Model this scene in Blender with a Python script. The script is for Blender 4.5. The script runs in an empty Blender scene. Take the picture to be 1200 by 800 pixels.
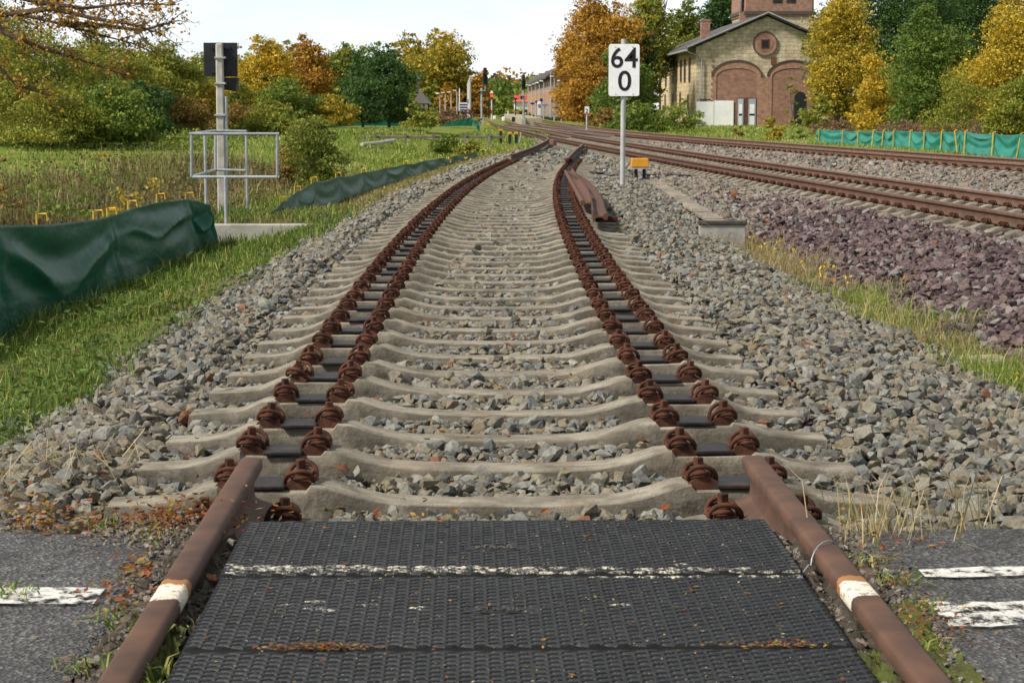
import bpy, bmesh, math, random
import numpy as np
from mathutils import Vector, Matrix
R = math.radians
random.seed(4); RNG = np.random.default_rng(11)
S = bpy.context.scene
COL = S.collection

# ------------------------------------------------------------------ camera frame
F = 2260.0; PITCH = R(6.95); YAW = R(1.283); CAMZ = 1.2
def at(u, v, Y):
    """world point seen at photograph pixel (u, v) at distance Y along the track"""
    a, b = (u-600)/F, (400-v)/F
    fy = math.cos(PITCH)+b*math.sin(PITCH); fz = -math.sin(PITCH)+b*math.cos(PITCH)
    x = a*math.cos(YAW)+fy*math.sin(YAW); y = -a*math.sin(YAW)+fy*math.cos(YAW)
    k = Y/y
    return Vector((x*k, Y, CAMZ+fz*k))
def gx(u, Y): return at(u, 124, Y).x
def zat(v, Y): return at(600, v, Y).z

# ------------------------------------------------------------------ materials
MATS = {}
def newmat(name):
    m = bpy.data.materials.new(name); m.use_nodes = True
    nt = m.node_tree; b = nt.nodes['Principled BSDF']
    MATS[name] = m
    return m, nt, b
def N(nt, t, **kw):
    n = nt.nodes.new(t)
    for k, v in kw.items():
        if hasattr(n, k): setattr(n, k, v)
        else: n.inputs[k].default_value = v
    return n
def L(nt, a, b): nt.links.new(a, b)
def c4(c): return (c[0], c[1], c[2], 1)
def coords(nt, rnd=True):
    tc = N(nt, 'ShaderNodeTexCoord'); 
    if not rnd: return tc.outputs['Object']
    oi = N(nt, 'ShaderNodeObjectInfo'); mul = N(nt, 'ShaderNodeMath', operation='MULTIPLY'); mul.inputs[1].default_value = 53.0
    L(nt, oi.outputs['Random'], mul.inputs[0])
    ad = N(nt, 'ShaderNodeVectorMath', operation='ADD'); L(nt, tc.outputs['Object'], ad.inputs[0]); L(nt, mul.outputs[0], ad.inputs[1])
    return ad.outputs[0]
def ramp(nt, fac, stops):
    r = N(nt, 'ShaderNodeValToRGB'); e = r.color_ramp.elements
    while len(e) < len(stops): e.new(.5)
    for i, (p, c) in enumerate(stops):
        e[i].position = p; e[i].color = c4(c) if not isinstance(c, (int, float)) else (c, c, c, 1)
    L(nt, fac, r.inputs[0]); return r.outputs[0]
def mixc(nt, f, a, b, mode='MIX'):
    m = N(nt, 'ShaderNodeMix', data_type='RGBA', blend_type=mode)
    for s, k in ((f, 0), (a, 6), (b, 7)):
        if hasattr(s, 'links'): L(nt, s, m.inputs[k])
        else: m.inputs[k].default_value = s if k == 0 else c4(s)
    return m.outputs[2]
def noise(nt, vec, scale, detail=6, rough=.6):
    n = N(nt, 'ShaderNodeTexNoise'); n.inputs['Scale'].default_value = scale; n.inputs['Detail'].default_value = detail; n.inputs['Roughness'].default_value = rough
    L(nt, vec, n.inputs['Vector']); return n.outputs[0]
def bumpto(nt, b, h, strength, dist=.01):
    n = N(nt, 'ShaderNodeBump'); n.inputs['Strength'].default_value = strength; n.inputs['Distance'].default_value = dist
    L(nt, h, n.inputs['Height']); L(nt, n.outputs[0], b.inputs['Normal'])
def simple(name, c1, c2=None, scale=6, rough=.8, metal=0, bump=0, bscale=60, bdist=.004, spec=.3, c3=None, lo=.35, hi=.65):
    m, nt, b = newmat(name)
    v = coords(nt)
    c2 = c2 or tuple(x*.8 for x in c1)
    st = [(lo, c1), (hi, c2)]
    if c3: st = [(lo, c1), (.5, c3), (hi, c2)]
    col = ramp(nt, noise(nt, v, scale), st)
    fine = noise(nt, v, scale*9, 4)
    col = mixc(nt, .35, col, ramp(nt, fine, [(.3, .55), (.7, 1.0)]), 'MULTIPLY')
    oi = N(nt, 'ShaderNodeObjectInfo'); col = mixc(nt, 1.0, col, ramp(nt, oi.outputs['Random'], [(0, .80), (1, 1.18)]), 'MULTIPLY')
    L(nt, col, b.inputs['Base Color'])
    b.inputs['Roughness'].default_value = rough; b.inputs['Metallic'].default_value = metal
    b.inputs['Specular IOR Level'].default_value = spec
    if bump: bumpto(nt, b, noise(nt, v, bscale), bump, bdist)
    return m
simple('concrete', (.33, .29, .23), (.13, .115, .092), 7, .95, bump=.9, bscale=55, bdist=.008, c3=(.26, .225, .18), spec=.15)
simple('concrete_pale', (.46, .44, .40), (.29, .28, .25), 5, .9, bump=.5, bscale=40)
simple('concrete_dark', (.10, .085, .07), (.05, .045, .04), 9, .9, bump=.5)
simple('rust', (.105, .043, .026), (.042, .02, .014), 26, .9, bump=.6, bscale=140, bdist=.003, c3=(.075, .031, .02), spec=.15)
simple('rust_bright', (.26, .09, .035), (.15, .055, .03), 20, .85, bump=.4, bscale=120)
simple('rail_brown', (.125, .060, .04), (.075, .040, .03), 7, .75, bump=.25, bscale=70, bdist=.003, spec=.2)
simple('rail_side', (.155, .082, .052), (.095, .053, .037), 6, .8, bump=.15, bscale=90, bdist=.002)
simple('rail_worn', (.40, .36, .35), (.26, .21, .19), 9, .34, metal=.4)
simple('rail_purple', (.16, .092, .072), (.10, .064, .056), 6, .5, bump=.1, bscale=90, bdist=.002, spec=.45)
simple('plate_black', (.012, .011, .012), (.05, .026, .018), 14, .55, bump=.3, spec=.25, lo=.45, hi=.7)
simple('dirt', (.10, .082, .06), (.04, .033, .025), 30, .95, bump=.8, bscale=60, bdist=.01)
simple('moss', (.10, .12, .02), (.06, .06, .02), 20, .95, bump=1, bscale=120, bdist=.008)
simple('tarp', (.005, .072, .042), (.007, .090, .054), 3, .45, spec=.10)
nt = MATS['tarp'].node_tree; v = coords(nt, False); mp = N(nt, 'ShaderNodeMapping'); mp.inputs['Scale'].default_value = (2.2, 2.2, 5.0); L(nt, v, mp.inputs[0]); bumpto(nt, nt.nodes['Principled BSDF'], noise(nt, mp.outputs[0], 1.3, 3, .45), .35, .06)
simple('tarp_teal', (.010, .125, .095), (.018, .18, .14), 2, .5, spec=.3)
simple('yellow_plastic', (.65, .40, .015), (.5, .30, .02), 20, .5)
simple('galvanised', (.40, .43, .46), (.28, .31, .34), 12, .5, metal=.35)
simple('post_grey', (.48, .48, .46), (.36, .36, .35), 6, .7)
simple('black_metal', (.012, .013, .017), (.02, .022, .028), 8, .55)
simple('sign_white', (.76, .77, .78), (.70, .71, .73), 3, .45)
simple('ink_black', (.012, .012, .014), (.018, .018, .02), 8, .5)
simple('white_paint', (.74, .73, .70), (.55, .52, .48), 6, .8)
simple('orange_box', (.72, .33, .02), (.58, .25, .02), 8, .5)
simple('wood_grey', (.23, .20, .17), (.13, .11, .09), 6, .9, bump=.5)
simple('slate', (.055, .052, .055), (.09, .082, .08), 8, .8, bump=.4)
simple('pale_roof_edge', (.42, .42, .41), (.3, .29, .28), 4, .7)
simple('red_tile', (.42, .085, .05), (.30, .065, .045), 3, .8)
simple('blue_sign', (.012, .02, .16), (.015, .025, .2), 4, .4)
simple('glass_dark', (.012, .012, .013), (.03, .032, .035), 2, .35, spec=.25)
simple('door_blue', (.42, .50, .57), (.34, .42, .50), 4, .7)
simple('door_brown', (.17, .07, .04), (.10, .045, .03), 4, .8)
simple('bark', (.085, .066, .05), (.045, .036, .03), 8, .95, bump=.8, bscale=30, bdist=.02)
simple('bark_red', (.12, .075, .05), (.06, .04, .03), 8, .95)
simple('plaster_white', (.80, .80, .81), (.70, .71, .72), 2, .85)
simple('timber_black', (.03, .028, .028), (.06, .05, .045), 8, .8)
simple('leaf_gold', (.55, .26, .02), (.4, .17, .02), 40, .7)
simple('platform_stone', (.42, .36, .27), (.32, .27, .2), 3, .9)

def lamp_mat(name, col, e):
    m, nt, b = newmat(name)
    b.inputs['Base Color'].default_value = c4(col); b.inputs['Emission Color'].default_value = c4(col); b.inputs['Emission Strength'].default_value = e
lamp_mat('red_lamp', (1, .03, .02), 2.2)

m, nt, b = newmat('sleeper_concrete'); v = coords(nt)
mp = N(nt, 'ShaderNodeMapping'); mp.inputs['Scale'].default_value = (2.6, 10, 10); L(nt, v, mp.inputs[0])
stk = noise(nt, mp.outputs[0], 3.2, 8, .7); blot = noise(nt, v, 5, 5, .65); pit = N(nt, 'ShaderNodeTexVoronoi'); pit.inputs['Scale'].default_value = 75; L(nt, v, pit.inputs['Vector'])
col = ramp(nt, stk, [(.30, (.14, .124, .098)), (.43, (.25, .222, .178)), (.60, (.33, .298, .242)), (.78, (.42, .385, .322))])
col = mixc(nt, ramp(nt, blot, [(.43, 0.0), (.66, .85)]), col, (.10, .087, .068))
col = mixc(nt, ramp(nt, noise(nt, v, 2.1, 3), [(.55, 0.0), (.7, .35)]), col, (.22, .13, .06))
col = mixc(nt, ramp(nt, pit.outputs['Distance'], [(.10, .8), (.22, 0.0)]), col, (.06, .052, .042))
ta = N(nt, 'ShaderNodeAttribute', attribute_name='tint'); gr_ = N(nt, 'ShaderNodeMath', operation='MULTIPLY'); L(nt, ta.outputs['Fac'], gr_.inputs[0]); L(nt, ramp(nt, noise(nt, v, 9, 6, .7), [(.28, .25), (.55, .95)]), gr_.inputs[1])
col = mixc(nt, gr_.outputs[0], col, ramp(nt, noise(nt, v, 40, 4), [(.35, (.042, .037, .030)), (.65, (.092, .079, .062))]))      # sides darkened: splashed grime, with the shade of the faces painted in
L(nt, col, b.inputs['Base Color']); b.inputs['Roughness'].default_value = .95; b.inputs['Specular IOR Level'].default_value = .12
hs_ = N(nt, 'ShaderNodeMath', operation='ADD'); L(nt, stk, hs_.inputs[0]); L(nt, noise(nt, v, 60, 5, .7), hs_.inputs[1]); bumpto(nt, b, hs_.outputs[0], .8, .008)
def stonemat(name, stops):
    m, nt, b = newmat(name)
    a = N(nt, 'ShaderNodeAttribute', attribute_name='tint')
    col = ramp(nt, a.outputs['Fac'], stops)
    v = coords(nt, False)
    n1 = noise(nt, v, 45, 5, .7)
    col = mixc(nt, .75, col, ramp(nt, n1, [(.28, .35), (.5, .9), (.72, 1.3)]), 'MULTIPLY')
    lich = noise(nt, v, 9, 3)
    col = mixc(nt, ramp(nt, lich, [(.56, 0.0), (.72, .4)]), col, (.20, .15, .085))
    L(nt, col, b.inputs['Base Color']); b.inputs['Roughness'].default_value = .88; b.inputs['Specular IOR Level'].default_value = .25
    bumpto(nt, b, noise(nt, v, 95, 6, .7), .9, .009)
stonemat('stone_grey', [(0, (0.060, 0.056, 0.050)), (.16, (0.108, 0.104, 0.092)), (.34, (0.172, 0.180, 0.176)), (.5, (0.200, 0.168, 0.112)), (.66, (0.248, 0.248, 0.228)), (.78, (0.216, 0.188, 0.136)), (.9, (0.176, 0.144, 0.104)), (.96, (0.320, 0.304, 0.264)), (1, (0.200, 0.100, 0.060))])
stonemat('stone_tan', [(0, (0.084, 0.076, 0.071)), (.25, (0.168, 0.160, 0.147)), (.5, (0.235, 0.206, 0.168)), (.72, (0.218, 0.155, 0.118)), (.9, (0.302, 0.290, 0.269)), (1, (0.252, 0.109, 0.063))])
stonemat('stone_purple', [(0, (0.046, 0.032, 0.034)), (.35, (0.110, 0.076, 0.080)), (.65, (0.160, 0.114, 0.114)), (.82, (0.220, 0.179, 0.167)), (.92, (0.205, 0.198, 0.190)), (1, (0.251, 0.114, 0.065))])

def leafmat(name, stops, trans=.3, rough=.6):
    m, nt, b = newmat(name)
    a = N(nt, 'ShaderNodeAttribute', attribute_name='tint')
    col = ramp(nt, a.outputs['Fac'], stops)
    L(nt, col, b.inputs['Base Color']); b.inputs['Roughness'].default_value = rough; b.inputs['Specular IOR Level'].default_value = .25
    t = N(nt, 'ShaderNodeBsdfTranslucent'); L(nt, col, t.inputs[0])
    mx = N(nt, 'ShaderNodeMixShader'); mx.inputs[0].default_value = trans
    L(nt, b.outputs[0], mx.inputs[1]); L(nt, t.outputs[0], mx.inputs[2])
    L(nt, mx.outputs[0], nt.nodes['Material Output'].inputs[0])
leafmat('lf_green', [(0, (.045, .085, .014)), (.45, (.12, .19, .03)), (.8, (.24, .27, .04)), (1, (.42, .36, .05))])
leafmat('lf_dark', [(0, (.02, .05, .014)), (.6, (.055, .115, .026)), (.9, (.11, .17, .035)), (1, (.22, .24, .05))])
leafmat('lf_olive', [(0, (.065, .09, .016)), (.4, (.17, .21, .03)), (.75, (.33, .30, .04)), (1, (.55, .38, .045))])
leafmat('lf_yellow', [(0, (.14, .15, .02)), (.35, (.33, .27, .03)), (.7, (.58, .38, .03)), (1, (.72, .50, .06))])
leafmat('lf_orange', [(0, (.13, .075, .018)), (.4, (.31, .165, .022)), (.75, (.48, .26, .03)), (1, (.60, .36, .05))])
leafmat('lf_brown', [(0, (.085, .07, .02)), (.45, (.20, .14, .035)), (.8, (.33, .19, .04)), (1, (.50, .27, .045))])
leafmat('lf_red', [(0, (.08, .012, .015)), (.6, (.16, .02, .022)), (1, (.25, .05, .03))])
leafmat('grass_green', [(0, (0.056, 0.096, 0.016)), (.4, (0.120, 0.200, 0.026)), (.75, (0.224, 0.296, 0.048)), (.92, (0.416, 0.400, 0.112)), (1, (0.576, 0.464, 0.224))])
leafmat('grass_dry', [(0, (0.091, 0.104, 0.026)), (.3, (0.195, 0.182, 0.052)), (.6, (0.364, 0.273, 0.130)), (1, (0.546, 0.442, 0.260))])
leafmat('heather_dry', [(0, (.10, .06, .035)), (.5, (.19, .115, .065)), (1, (.30, .21, .11))])
leafmat('weed_red', [(0, (.09, .05, .015)), (.35, (.22, .06, .025)), (.6, (.30, .10, .03)), (.8, (.14, .15, .03)), (1, (.42, .22, .04))])
leafmat('weed_dark', [(0, (.05, .05, .018)), (.4, (.11, .105, .032)), (.75, (.17, .12, .05)), (1, (.27, .19, .09))])
leafmat('flower_yellow', [(0, (.6, .42, .02)), (1, (.75, .55, .03))])

def brickmat(name, axis, c1, c2, mortar, bw, bh, ms=.012, var=.5, bias=0, big=3, distort=0):
    m, nt, b = newmat(name)
    tc = N(nt, 'ShaderNodeTexCoord'); sp = N(nt, 'ShaderNodeSeparateXYZ'); L(nt, tc.outputs['Object'], sp.inputs[0])
    cb = N(nt, 'ShaderNodeCombineXYZ'); L(nt, sp.outputs[0 if axis == 'x' else 1], cb.inputs[0]); L(nt, sp.outputs[2], cb.inputs[1])
    vec = cb.outputs[0]
    if distort:
        nz = N(nt, 'ShaderNodeTexNoise'); nz.inputs['Scale'].default_value = 1.3; L(nt, vec, nz.inputs['Vector'])
        ma = N(nt, 'ShaderNodeVectorMath', operation='SCALE'); ma.inputs[3].default_value = distort; L(nt, nz.outputs[1], ma.inputs[0])
        ad = N(nt, 'ShaderNodeVectorMath', operation='ADD'); L(nt, vec, ad.inputs[0]); L(nt, ma.outputs[0], ad.inputs[1]); vec = ad.outputs[0]
    br = N(nt, 'ShaderNodeTexBrick'); L(nt, vec, br.inputs['Vector'])
    br.inputs['Color1'].default_value = c4(c1); br.inputs['Color2'].default_value = c4(c2); br.inputs['Mortar'].default_value = c4(mortar)
    br.inputs['Scale'].default_value = 1; br.inputs['Brick Width'].default_value = bw; br.inputs['Row Height'].default_value = bh
    br.inputs['Mortar Size'].default_value = ms; br.inputs['Bias'].default_value = bias; br.inputs['Mortar Smooth'].default_value = .3
    n = noise(nt, tc.outputs['Object'], big, 6)
    col = mixc(nt, var, br.outputs[0], ramp(nt, n, [(.3, .35), (.55, .9), (.75, 1.25)]), 'MULTIPLY')
    n2 = noise(nt, tc.outputs['Object'], .5, 3)
    col = mixc(nt, ramp(nt, n2, [(.5, 0.0), (.75, .45)]), col, tuple(x*.5 for x in c1))
    L(nt, col, b.inputs['Base Color']); b.inputs['Roughness'].default_value = .92
    bumpto(nt, b, br.outputs[1], -.5, .02)
for ax in 'xy':
    brickmat('limestone_'+ax, ax, (.64, .53, .36), (.46, .385, .265), (.33, .285, .22), .62, .30, .03, .6, 0, 2.2, .35)
    brickmat('brick_'+ax, ax, (.40, .19, .12), (.29, .13, .085), (.36, .28, .22), .26, .085, .012, .55)
    brickmat('brick_dark_'+ax, ax, (.35, .165, .11), (.23, .105, .075), (.3, .23, .18), .26, .085, .012, .6)
brickmat('limestone_warm_y', 'y', (.60, .47, .27), (.48, .37, .22), (.34, .27, .18), .7, .34, .03, .45, 0, 2, .1)

# asphalt
m, nt, b = newmat('asphalt'); v = coords(nt, False)
vo = N(nt, 'ShaderNodeTexVoronoi'); vo.inputs['Scale'].default_value = 110; L(nt, v, vo.inputs['Vector'])
sp = ramp(nt, vo.outputs['Color'], [(.15, (.03, .03, .032)), (.6, (.075, .075, .078)), (.9, (.17, .165, .16))])
col = mixc(nt, .8, sp, ramp(nt, noise(nt, v, 5), [(.3, .45), (.7, 1.15)]), 'MULTIPLY')
L(nt, col, b.inputs['Base Color']); b.inputs['Roughness'].default_value = .9
bumpto(nt, b, vo.outputs['Distance'], .9, .008)
# worn road paint: paint flakes off over the asphalt
m, nt, b = newmat('worn_line'); v = coords(nt, False)
pn = noise(nt, v, 22, 8, .72)
fac = ramp(nt, pn, [(.43, 0.0), (.53, .92)])
pc = ramp(nt, noise(nt, v, 60), [(.3, (.45, .43, .39)), (.7, (.72, .71, .68))])
tr = N(nt, 'ShaderNodeBsdfTransparent'); mx = N(nt, 'ShaderNodeMixShader')
L(nt, pc, b.inputs['Base Color']); b.inputs['Roughness'].default_value = .85
L(nt, fac, mx.inputs[0]); L(nt, tr.outputs[0], mx.inputs[1]); L(nt, b.outputs[0], mx.inputs[2]); L(nt, mx.outputs[0], nt.nodes['Material Output'].inputs[0])
# rubber crossing panel, paint only where the attribute says
m, nt, b = newmat('rubber'); v = coords(nt, False)
a = N(nt, 'ShaderNodeAttribute', attribute_name='tint')
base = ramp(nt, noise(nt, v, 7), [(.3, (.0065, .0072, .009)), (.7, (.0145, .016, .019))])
base = mixc(nt, ramp(nt, noise(nt, v, 150, 4), [(.60, 0.0), (.72, .75)]), base, (.12, .095, .07))
pf = N(nt, 'ShaderNodeMath', operation='MULTIPLY'); L(nt, a.outputs['Fac'], pf.inputs[0]); L(nt, ramp(nt, noise(nt, v, 75, 6, .75), [(.48, 0.0), (.6, .95)]), pf.inputs[1])
col = mixc(nt, pf.outputs[0], base, (.66, .61, .50))
L(nt, col, b.inputs['Base Color']); b.inputs['Roughness'].default_value = .55; b.inputs['Specular IOR Level'].default_value = .25
bumpto(nt, b, noise(nt, v, 300, 3), .25, .002)
simple('rubber_groove_shade', (.004, .004, .0045), (.008, .0075, .007), 30, .7, spec=.2)  # slab darker than the tread: groove shade put into the colour
# rail with a white painted band across it (real paint, worn)
m, nt, b = newmat('rail_painted'); v = coords(nt, False)
c = ramp(nt, noise(nt, v, 7), [(.35, (.115, .060, .038)), (.65, (.064, .036, .028))])
sx = N(nt, 'ShaderNodeSeparateXYZ'); L(nt, v, sx.inputs[0])
wob = N(nt, 'ShaderNodeMath', operation='MULTIPLY_ADD'); L(nt, noise(nt, v, 30, 5), wob.inputs[0]); wob.inputs[1].default_value = .09; L(nt, sx.outputs[1], wob.inputs[2])
band = ramp(nt, wob.outputs[0], [(0, 0.0), (1, 0.0)])
BANDNODE = None
def bandmask(y0, y1):
    g = N(nt, 'ShaderNodeMath', operation='GREATER_THAN'); g.inputs[1].default_value = y0+.045; L(nt, wob.outputs[0], g.inputs[0])
    l = N(nt, 'ShaderNodeMath', operation='LESS_THAN'); l.inputs[1].default_value = y1+.045; L(nt, wob.outputs[0], l.inputs[0])
    p = N(nt, 'ShaderNodeMath', operation='MULTIPLY'); L(nt, g.outputs[0], p.inputs[0]); L(nt, l.outputs[0], p.inputs[1]); return p.outputs[0]
fl = N(nt, 'ShaderNodeMath', operation='MULTIPLY'); L(nt, bandmask(4.03, 4.16), fl.inputs[0]); L(nt, ramp(nt, noise(nt, v, 55, 6, .7), [(.36, .15), (.5, 1.0)]), fl.inputs[1])
c = mixc(nt, bandmask(4.15, 4.20), c, (.30, .13, .045))
c = mixc(nt, fl.outputs[0], c, (.66, .60, .50))
L(nt, c, b.inputs['Base Color']); b.inputs['Roughness'].default_value = .68; b.inputs['Specular IOR Level'].default_value = .22; bumpto(nt, b, noise(nt, v, 70), .3, .003)
# the ground sheet: colour by the zone attribute (what lies there), a tangle of noise on top
m, nt, b = newmat('ground'); v = coords(nt, False)
za = N(nt, 'ShaderNodeAttribute', attribute_name='zone')
n1 = noise(nt, v, 1.1, 8, .65); n2 = noise(nt, v, 14, 6, .7)
grass = ramp(nt, n1, [(.3, (.08, .12, .02)), (.5, (.15, .19, .03)), (.68, (.24, .22, .06))])
grass = mixc(nt, .6, grass, ramp(nt, n2, [(.3, .5), (.7, 1.2)]), 'MULTIPLY')
vo = N(nt, 'ShaderNodeTexVoronoi'); vo.inputs['Scale'].default_value = 17; L(nt, v, vo.inputs['Vector'])
stone = ramp(nt, vo.outputs['Color'], [(.1, (.07, .065, .06)), (.45, (.17, .16, .145)), (.75, (.24, .215, .175)), (1, (.3, .29, .27))])
stone = mixc(nt, .7, stone, ramp(nt, vo.outputs['Distance'], [(.02, 1.1), (.6, .25)]), 'MULTIPLY')
soil = ramp(nt, n2, [(.3, (.035, .03, .02)), (.7, (.10, .075, .045))])
pur = mixc(nt, 1, stone, (.55, .36, .42), 'MULTIPLY')
sep = N(nt, 'ShaderNodeSeparateColor'); L(nt, za.outputs['Color'], sep.inputs[0])
col = mixc(nt, sep.outputs[0], grass, stone); col = mixc(nt, sep.outputs[1], col, soil); col = mixc(nt, sep.outputs[2], col, pur)
L(nt, col, b.inputs['Base Color']); b.inputs['Roughness'].default_value = .95; b.inputs['Specular IOR Level'].default_value = .1
bumpto(nt, b, n2, .8, .03)

# ------------------------------------------------------------------ mesh building
def props(o, label=None, cat=None, group=None, kind=None):
    for k, val in (('label', label), ('category', cat), ('group', group), ('kind', kind)):
        if val: o[k] = val
    return o
def link(o, parent=None):
    COL.objects.link(o)
    if parent is not None: o.parent = parent
    return o
def empty(name, loc, label, cat, group=None, rz=0):
    o = bpy.data.objects.new(name, None); o.empty_display_size = .1; link(o); o.location = loc; o.rotation_euler.z = rz
    return props(o, label, cat, group)
class MB:
    def __init__(s): s.V = []; s.F = []; s.T = []
    def add(s, vs, fs, tint=None):
        k = len(s.V); s.V += [tuple(v) for v in vs]; s.F += [tuple(i+k for i in f) for f in fs]; s.T += [tint or 0.0]*len(vs); return s
    def box(s, c, d, rz=0, rx=0, ry=0, top=1.0):
        hx, hy, hz = d[0]/2, d[1]/2, d[2]/2
        M = Matrix.Translation(c) @ Matrix.Rotation(rz, 4, 'Z') @ Matrix.Rotation(rx, 4, 'X') @ Matrix.Rotation(ry, 4, 'Y')
        vs = [M @ Vector((x*hx*(top if z > 0 else 1), y*hy*(top if z > 0 else 1), z*hz)) for z in (-1, 1) for y in (-1, 1) for x in (-1, 1)]
        return s.add(vs, [(0, 2, 3, 1), (4, 5, 7, 6), (0, 1, 5, 4), (2, 6, 7, 3), (0, 4, 6, 2), (1, 3, 7, 5)])
    def tube(s, pts, rad, n=8, cap=True):
        pts = [Vector(p) for p in pts]; rad = rad if hasattr(rad, '__len__') else [rad]*len(pts)
        vs = []; fs = []; up = None
        for i, p in enumerate(pts):
            t = (pts[min(i+1, len(pts)-1)]-pts[max(i-1, 0)]).normalized()
            if up is None: up = Vector((0, 0, 1)) if abs(t.z) < .9 else Vector((1, 0, 0))
            a = t.cross(up).normalized(); up = a.cross(t).normalized()
            for k in range(n):
                w = 2*math.pi*(k+.5)/n; vs.append(p+(a*math.cos(w)+up*math.sin(w))*rad[i])
        for i in range(len(pts)-1):
            for k in range(n): fs.append((i*n+k, i*n+(k+1) % n, (i+1)*n+(k+1) % n, (i+1)*n+k))
        if cap: fs.append(tuple(range(n))[::-1]); fs.append(tuple((len(pts)-1)*n+k for k in range(n)))
        return s.add(vs, fs)
    def sweep(s, prof, path, roll=0):
        """prof (lateral, up) swept along path; roll turns it about the path"""
        n = len(prof); vs = []; fs = []; path = [Vector(p) for p in path]
        for i, p in enumerate(path):
            t = (path[min(i+1, len(path)-1)]-path[max(i-1, 0)]).normalized()
            a = t.cross(Vector((0, 0, 1))).normalized(); u = a.cross(t)
            if roll: a, u = a*math.cos(roll)+u*math.sin(roll), u*math.cos(roll)-a*math.sin(roll)
            vs += [p+a*q[0]+u*q[1] for q in prof]
        for i in range(len(path)-1):
            for k in range(n): fs.append((i*n+k, (i+1)*n+k, (i+1)*n+(k+1) % n, i*n+(k+1) % n))
        fs.append(tuple(range(n))); fs.append(tuple((len(path)-1)*n+k for k in range(n))[::-1])
        return s.add(vs, fs)
    def poly_y(s, pts, y0, y1):
        """polygon in XZ extruded from y0 to y1"""
        n = len(pts); vs = [(x, y0, z) for x, z in pts]+[(x, y1, z) for x, z in pts]
        return s.add(vs, [tuple(range(n)), tuple(range(2*n-1, n-1, -1))]+[(i, i+n, (i+1) % n+n, (i+1) % n) for i in range(n)])
    def build(s, name, mat, parent=None, bevel=0, smooth=None, world=False, seg=1):
        me = bpy.data.meshes.new(name)
        V = s.V
        if world and parent is not None:
            l = parent.location; V = [(v[0]-l.x, v[1]-l.y, v[2]-l.z) for v in V]
        me.from_pydata(V, [], s.F)
        bm = bmesh.new(); bm.from_mesh(me)
        bmesh.ops.recalc_face_normals(bm, faces=bm.faces)
        if bevel: bmesh.ops.bevel(bm, geom=[e for e in bm.edges if len(e.link_faces) == 2 and e.calc_face_angle(0) > .5], offset=bevel, segments=seg, affect='EDGES')
        bm.to_mesh(me); bm.free()
        if smooth is not None:
            me.shade_smooth(); me.set_sharp_from_angle(angle=R(smooth))
        if any(s.T) and len(me.vertices) == len(s.T): me.attributes.new('tint', 'FLOAT', 'POINT').data.foreach_set('value', np.array(s.T, np.float32))
        me.materials.append(MATS[mat])
        return link(bpy.data.objects.new(name, me), parent)
def fast(name, V, Fc, mat, tint=None, parent=None, org=None):
    V = np.asarray(V, np.float32)
    if org is not None: V = V-np.asarray(org, np.float32)
    Fc = np.asarray(Fc, np.int32); k = Fc.shape[1]
    me = bpy.data.meshes.new(name)
    me.vertices.add(len(V)); me.vertices.foreach_set('co', V.ravel())
    me.loops.add(Fc.size); me.loops.foreach_set('vertex_index', Fc.ravel())
    me.polygons.add(len(Fc)); me.polygons.foreach_set('loop_start', np.arange(len(Fc), dtype=np.int32)*k)
    me.update(calc_edges=True); me.shade_flat()
    if tint is not None:
        at_ = me.attributes.new('tint', 'FLOAT', 'POINT'); at_.data.foreach_set('value', np.asarray(tint, np.float32))
    me.materials.append(MATS[mat])
    return link(bpy.data.objects.new(name, me), parent)
def copy_tree(o, parent=None):
    c = o.copy(); link(c, parent)
    for ch in list(o.children): copy_tree(ch, c)
    return c

# ------------------------------------------------------------------ lines of the tracks and lie of the land
RC, Y0 = 500.0, 5.0
def xc(Y):
    Y = np.asarray(Y, float); q = np.clip(Y-Y0, 0, 57)
    return .1+q*q/(2*RC)+np.clip(Y-62, 0, None)*57/RC*.6
def xc1(Y): return float(np.clip(Y-Y0, 0, 57)/RC)
def sstep(a, b, x): t = np.clip((np.asarray(x, float)-a)/(b-a), 0, 1); return t*t*(3-2*t)
def zt(Y): return -.15*sstep(14, 60, Y)
def quad(a, b, c, vx):
    def f(Y):
        Y = np.clip(np.asarray(Y, float), -40, vx); return a+b*Y+c*Y*Y
    return f
_m = quad(7.635+.753, -.0736, .000227, 158.)
_3 = quad(17.72+.753, -.1733, .00054, 150.)
def xm(Y): return _m(Y)
def x3(Y): return np.maximum(_3(Y), _m(Y)+3.4)
ZM = -.15                       # plate level of the running lines
SP = .60; T0 = 6.10             # sleeper spacing and phase
def profile(Y):
    c = xc(Y); mm = np.maximum(xm(Y), c+3.4); t3 = x3(Y); t = zt(Y); o = np.zeros_like(c)
    zv = -.5+.2*sstep(21, 30, Y)+.05*sstep(30, 45, Y)
    lo = c+1.6; hi = mm-1.6; xv = lo+(hi-lo)*.38
    far = -.15*sstep(60, 150, Y)
    return [(c-200, o+.3), (c-60, o+.05), (c-25, o+.0), (c-8.4, o-.1), (c-5.8, o-.70+.4*sstep(80, 98, Y)), (c-3.9, o-.66+.35*sstep(80, 98, Y)), (c-2.2, o-.3+t*.4), (c-1.6, -.115+t), (c-1.25, -.085+t),
            (c+1.25, -.085+t), (lo, -.11+t), (xv, zv), (hi, o-.235), (mm+1.6, o-.235), ((mm+t3)/2, o-.36), (t3-1.6, o-.235), (t3+1.6, o-.235),
            (t3+2.6, o-.37), (t3+5, o-.22+far), (t3+30, o-.1+far), (t3+220, o+.6)]
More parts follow.
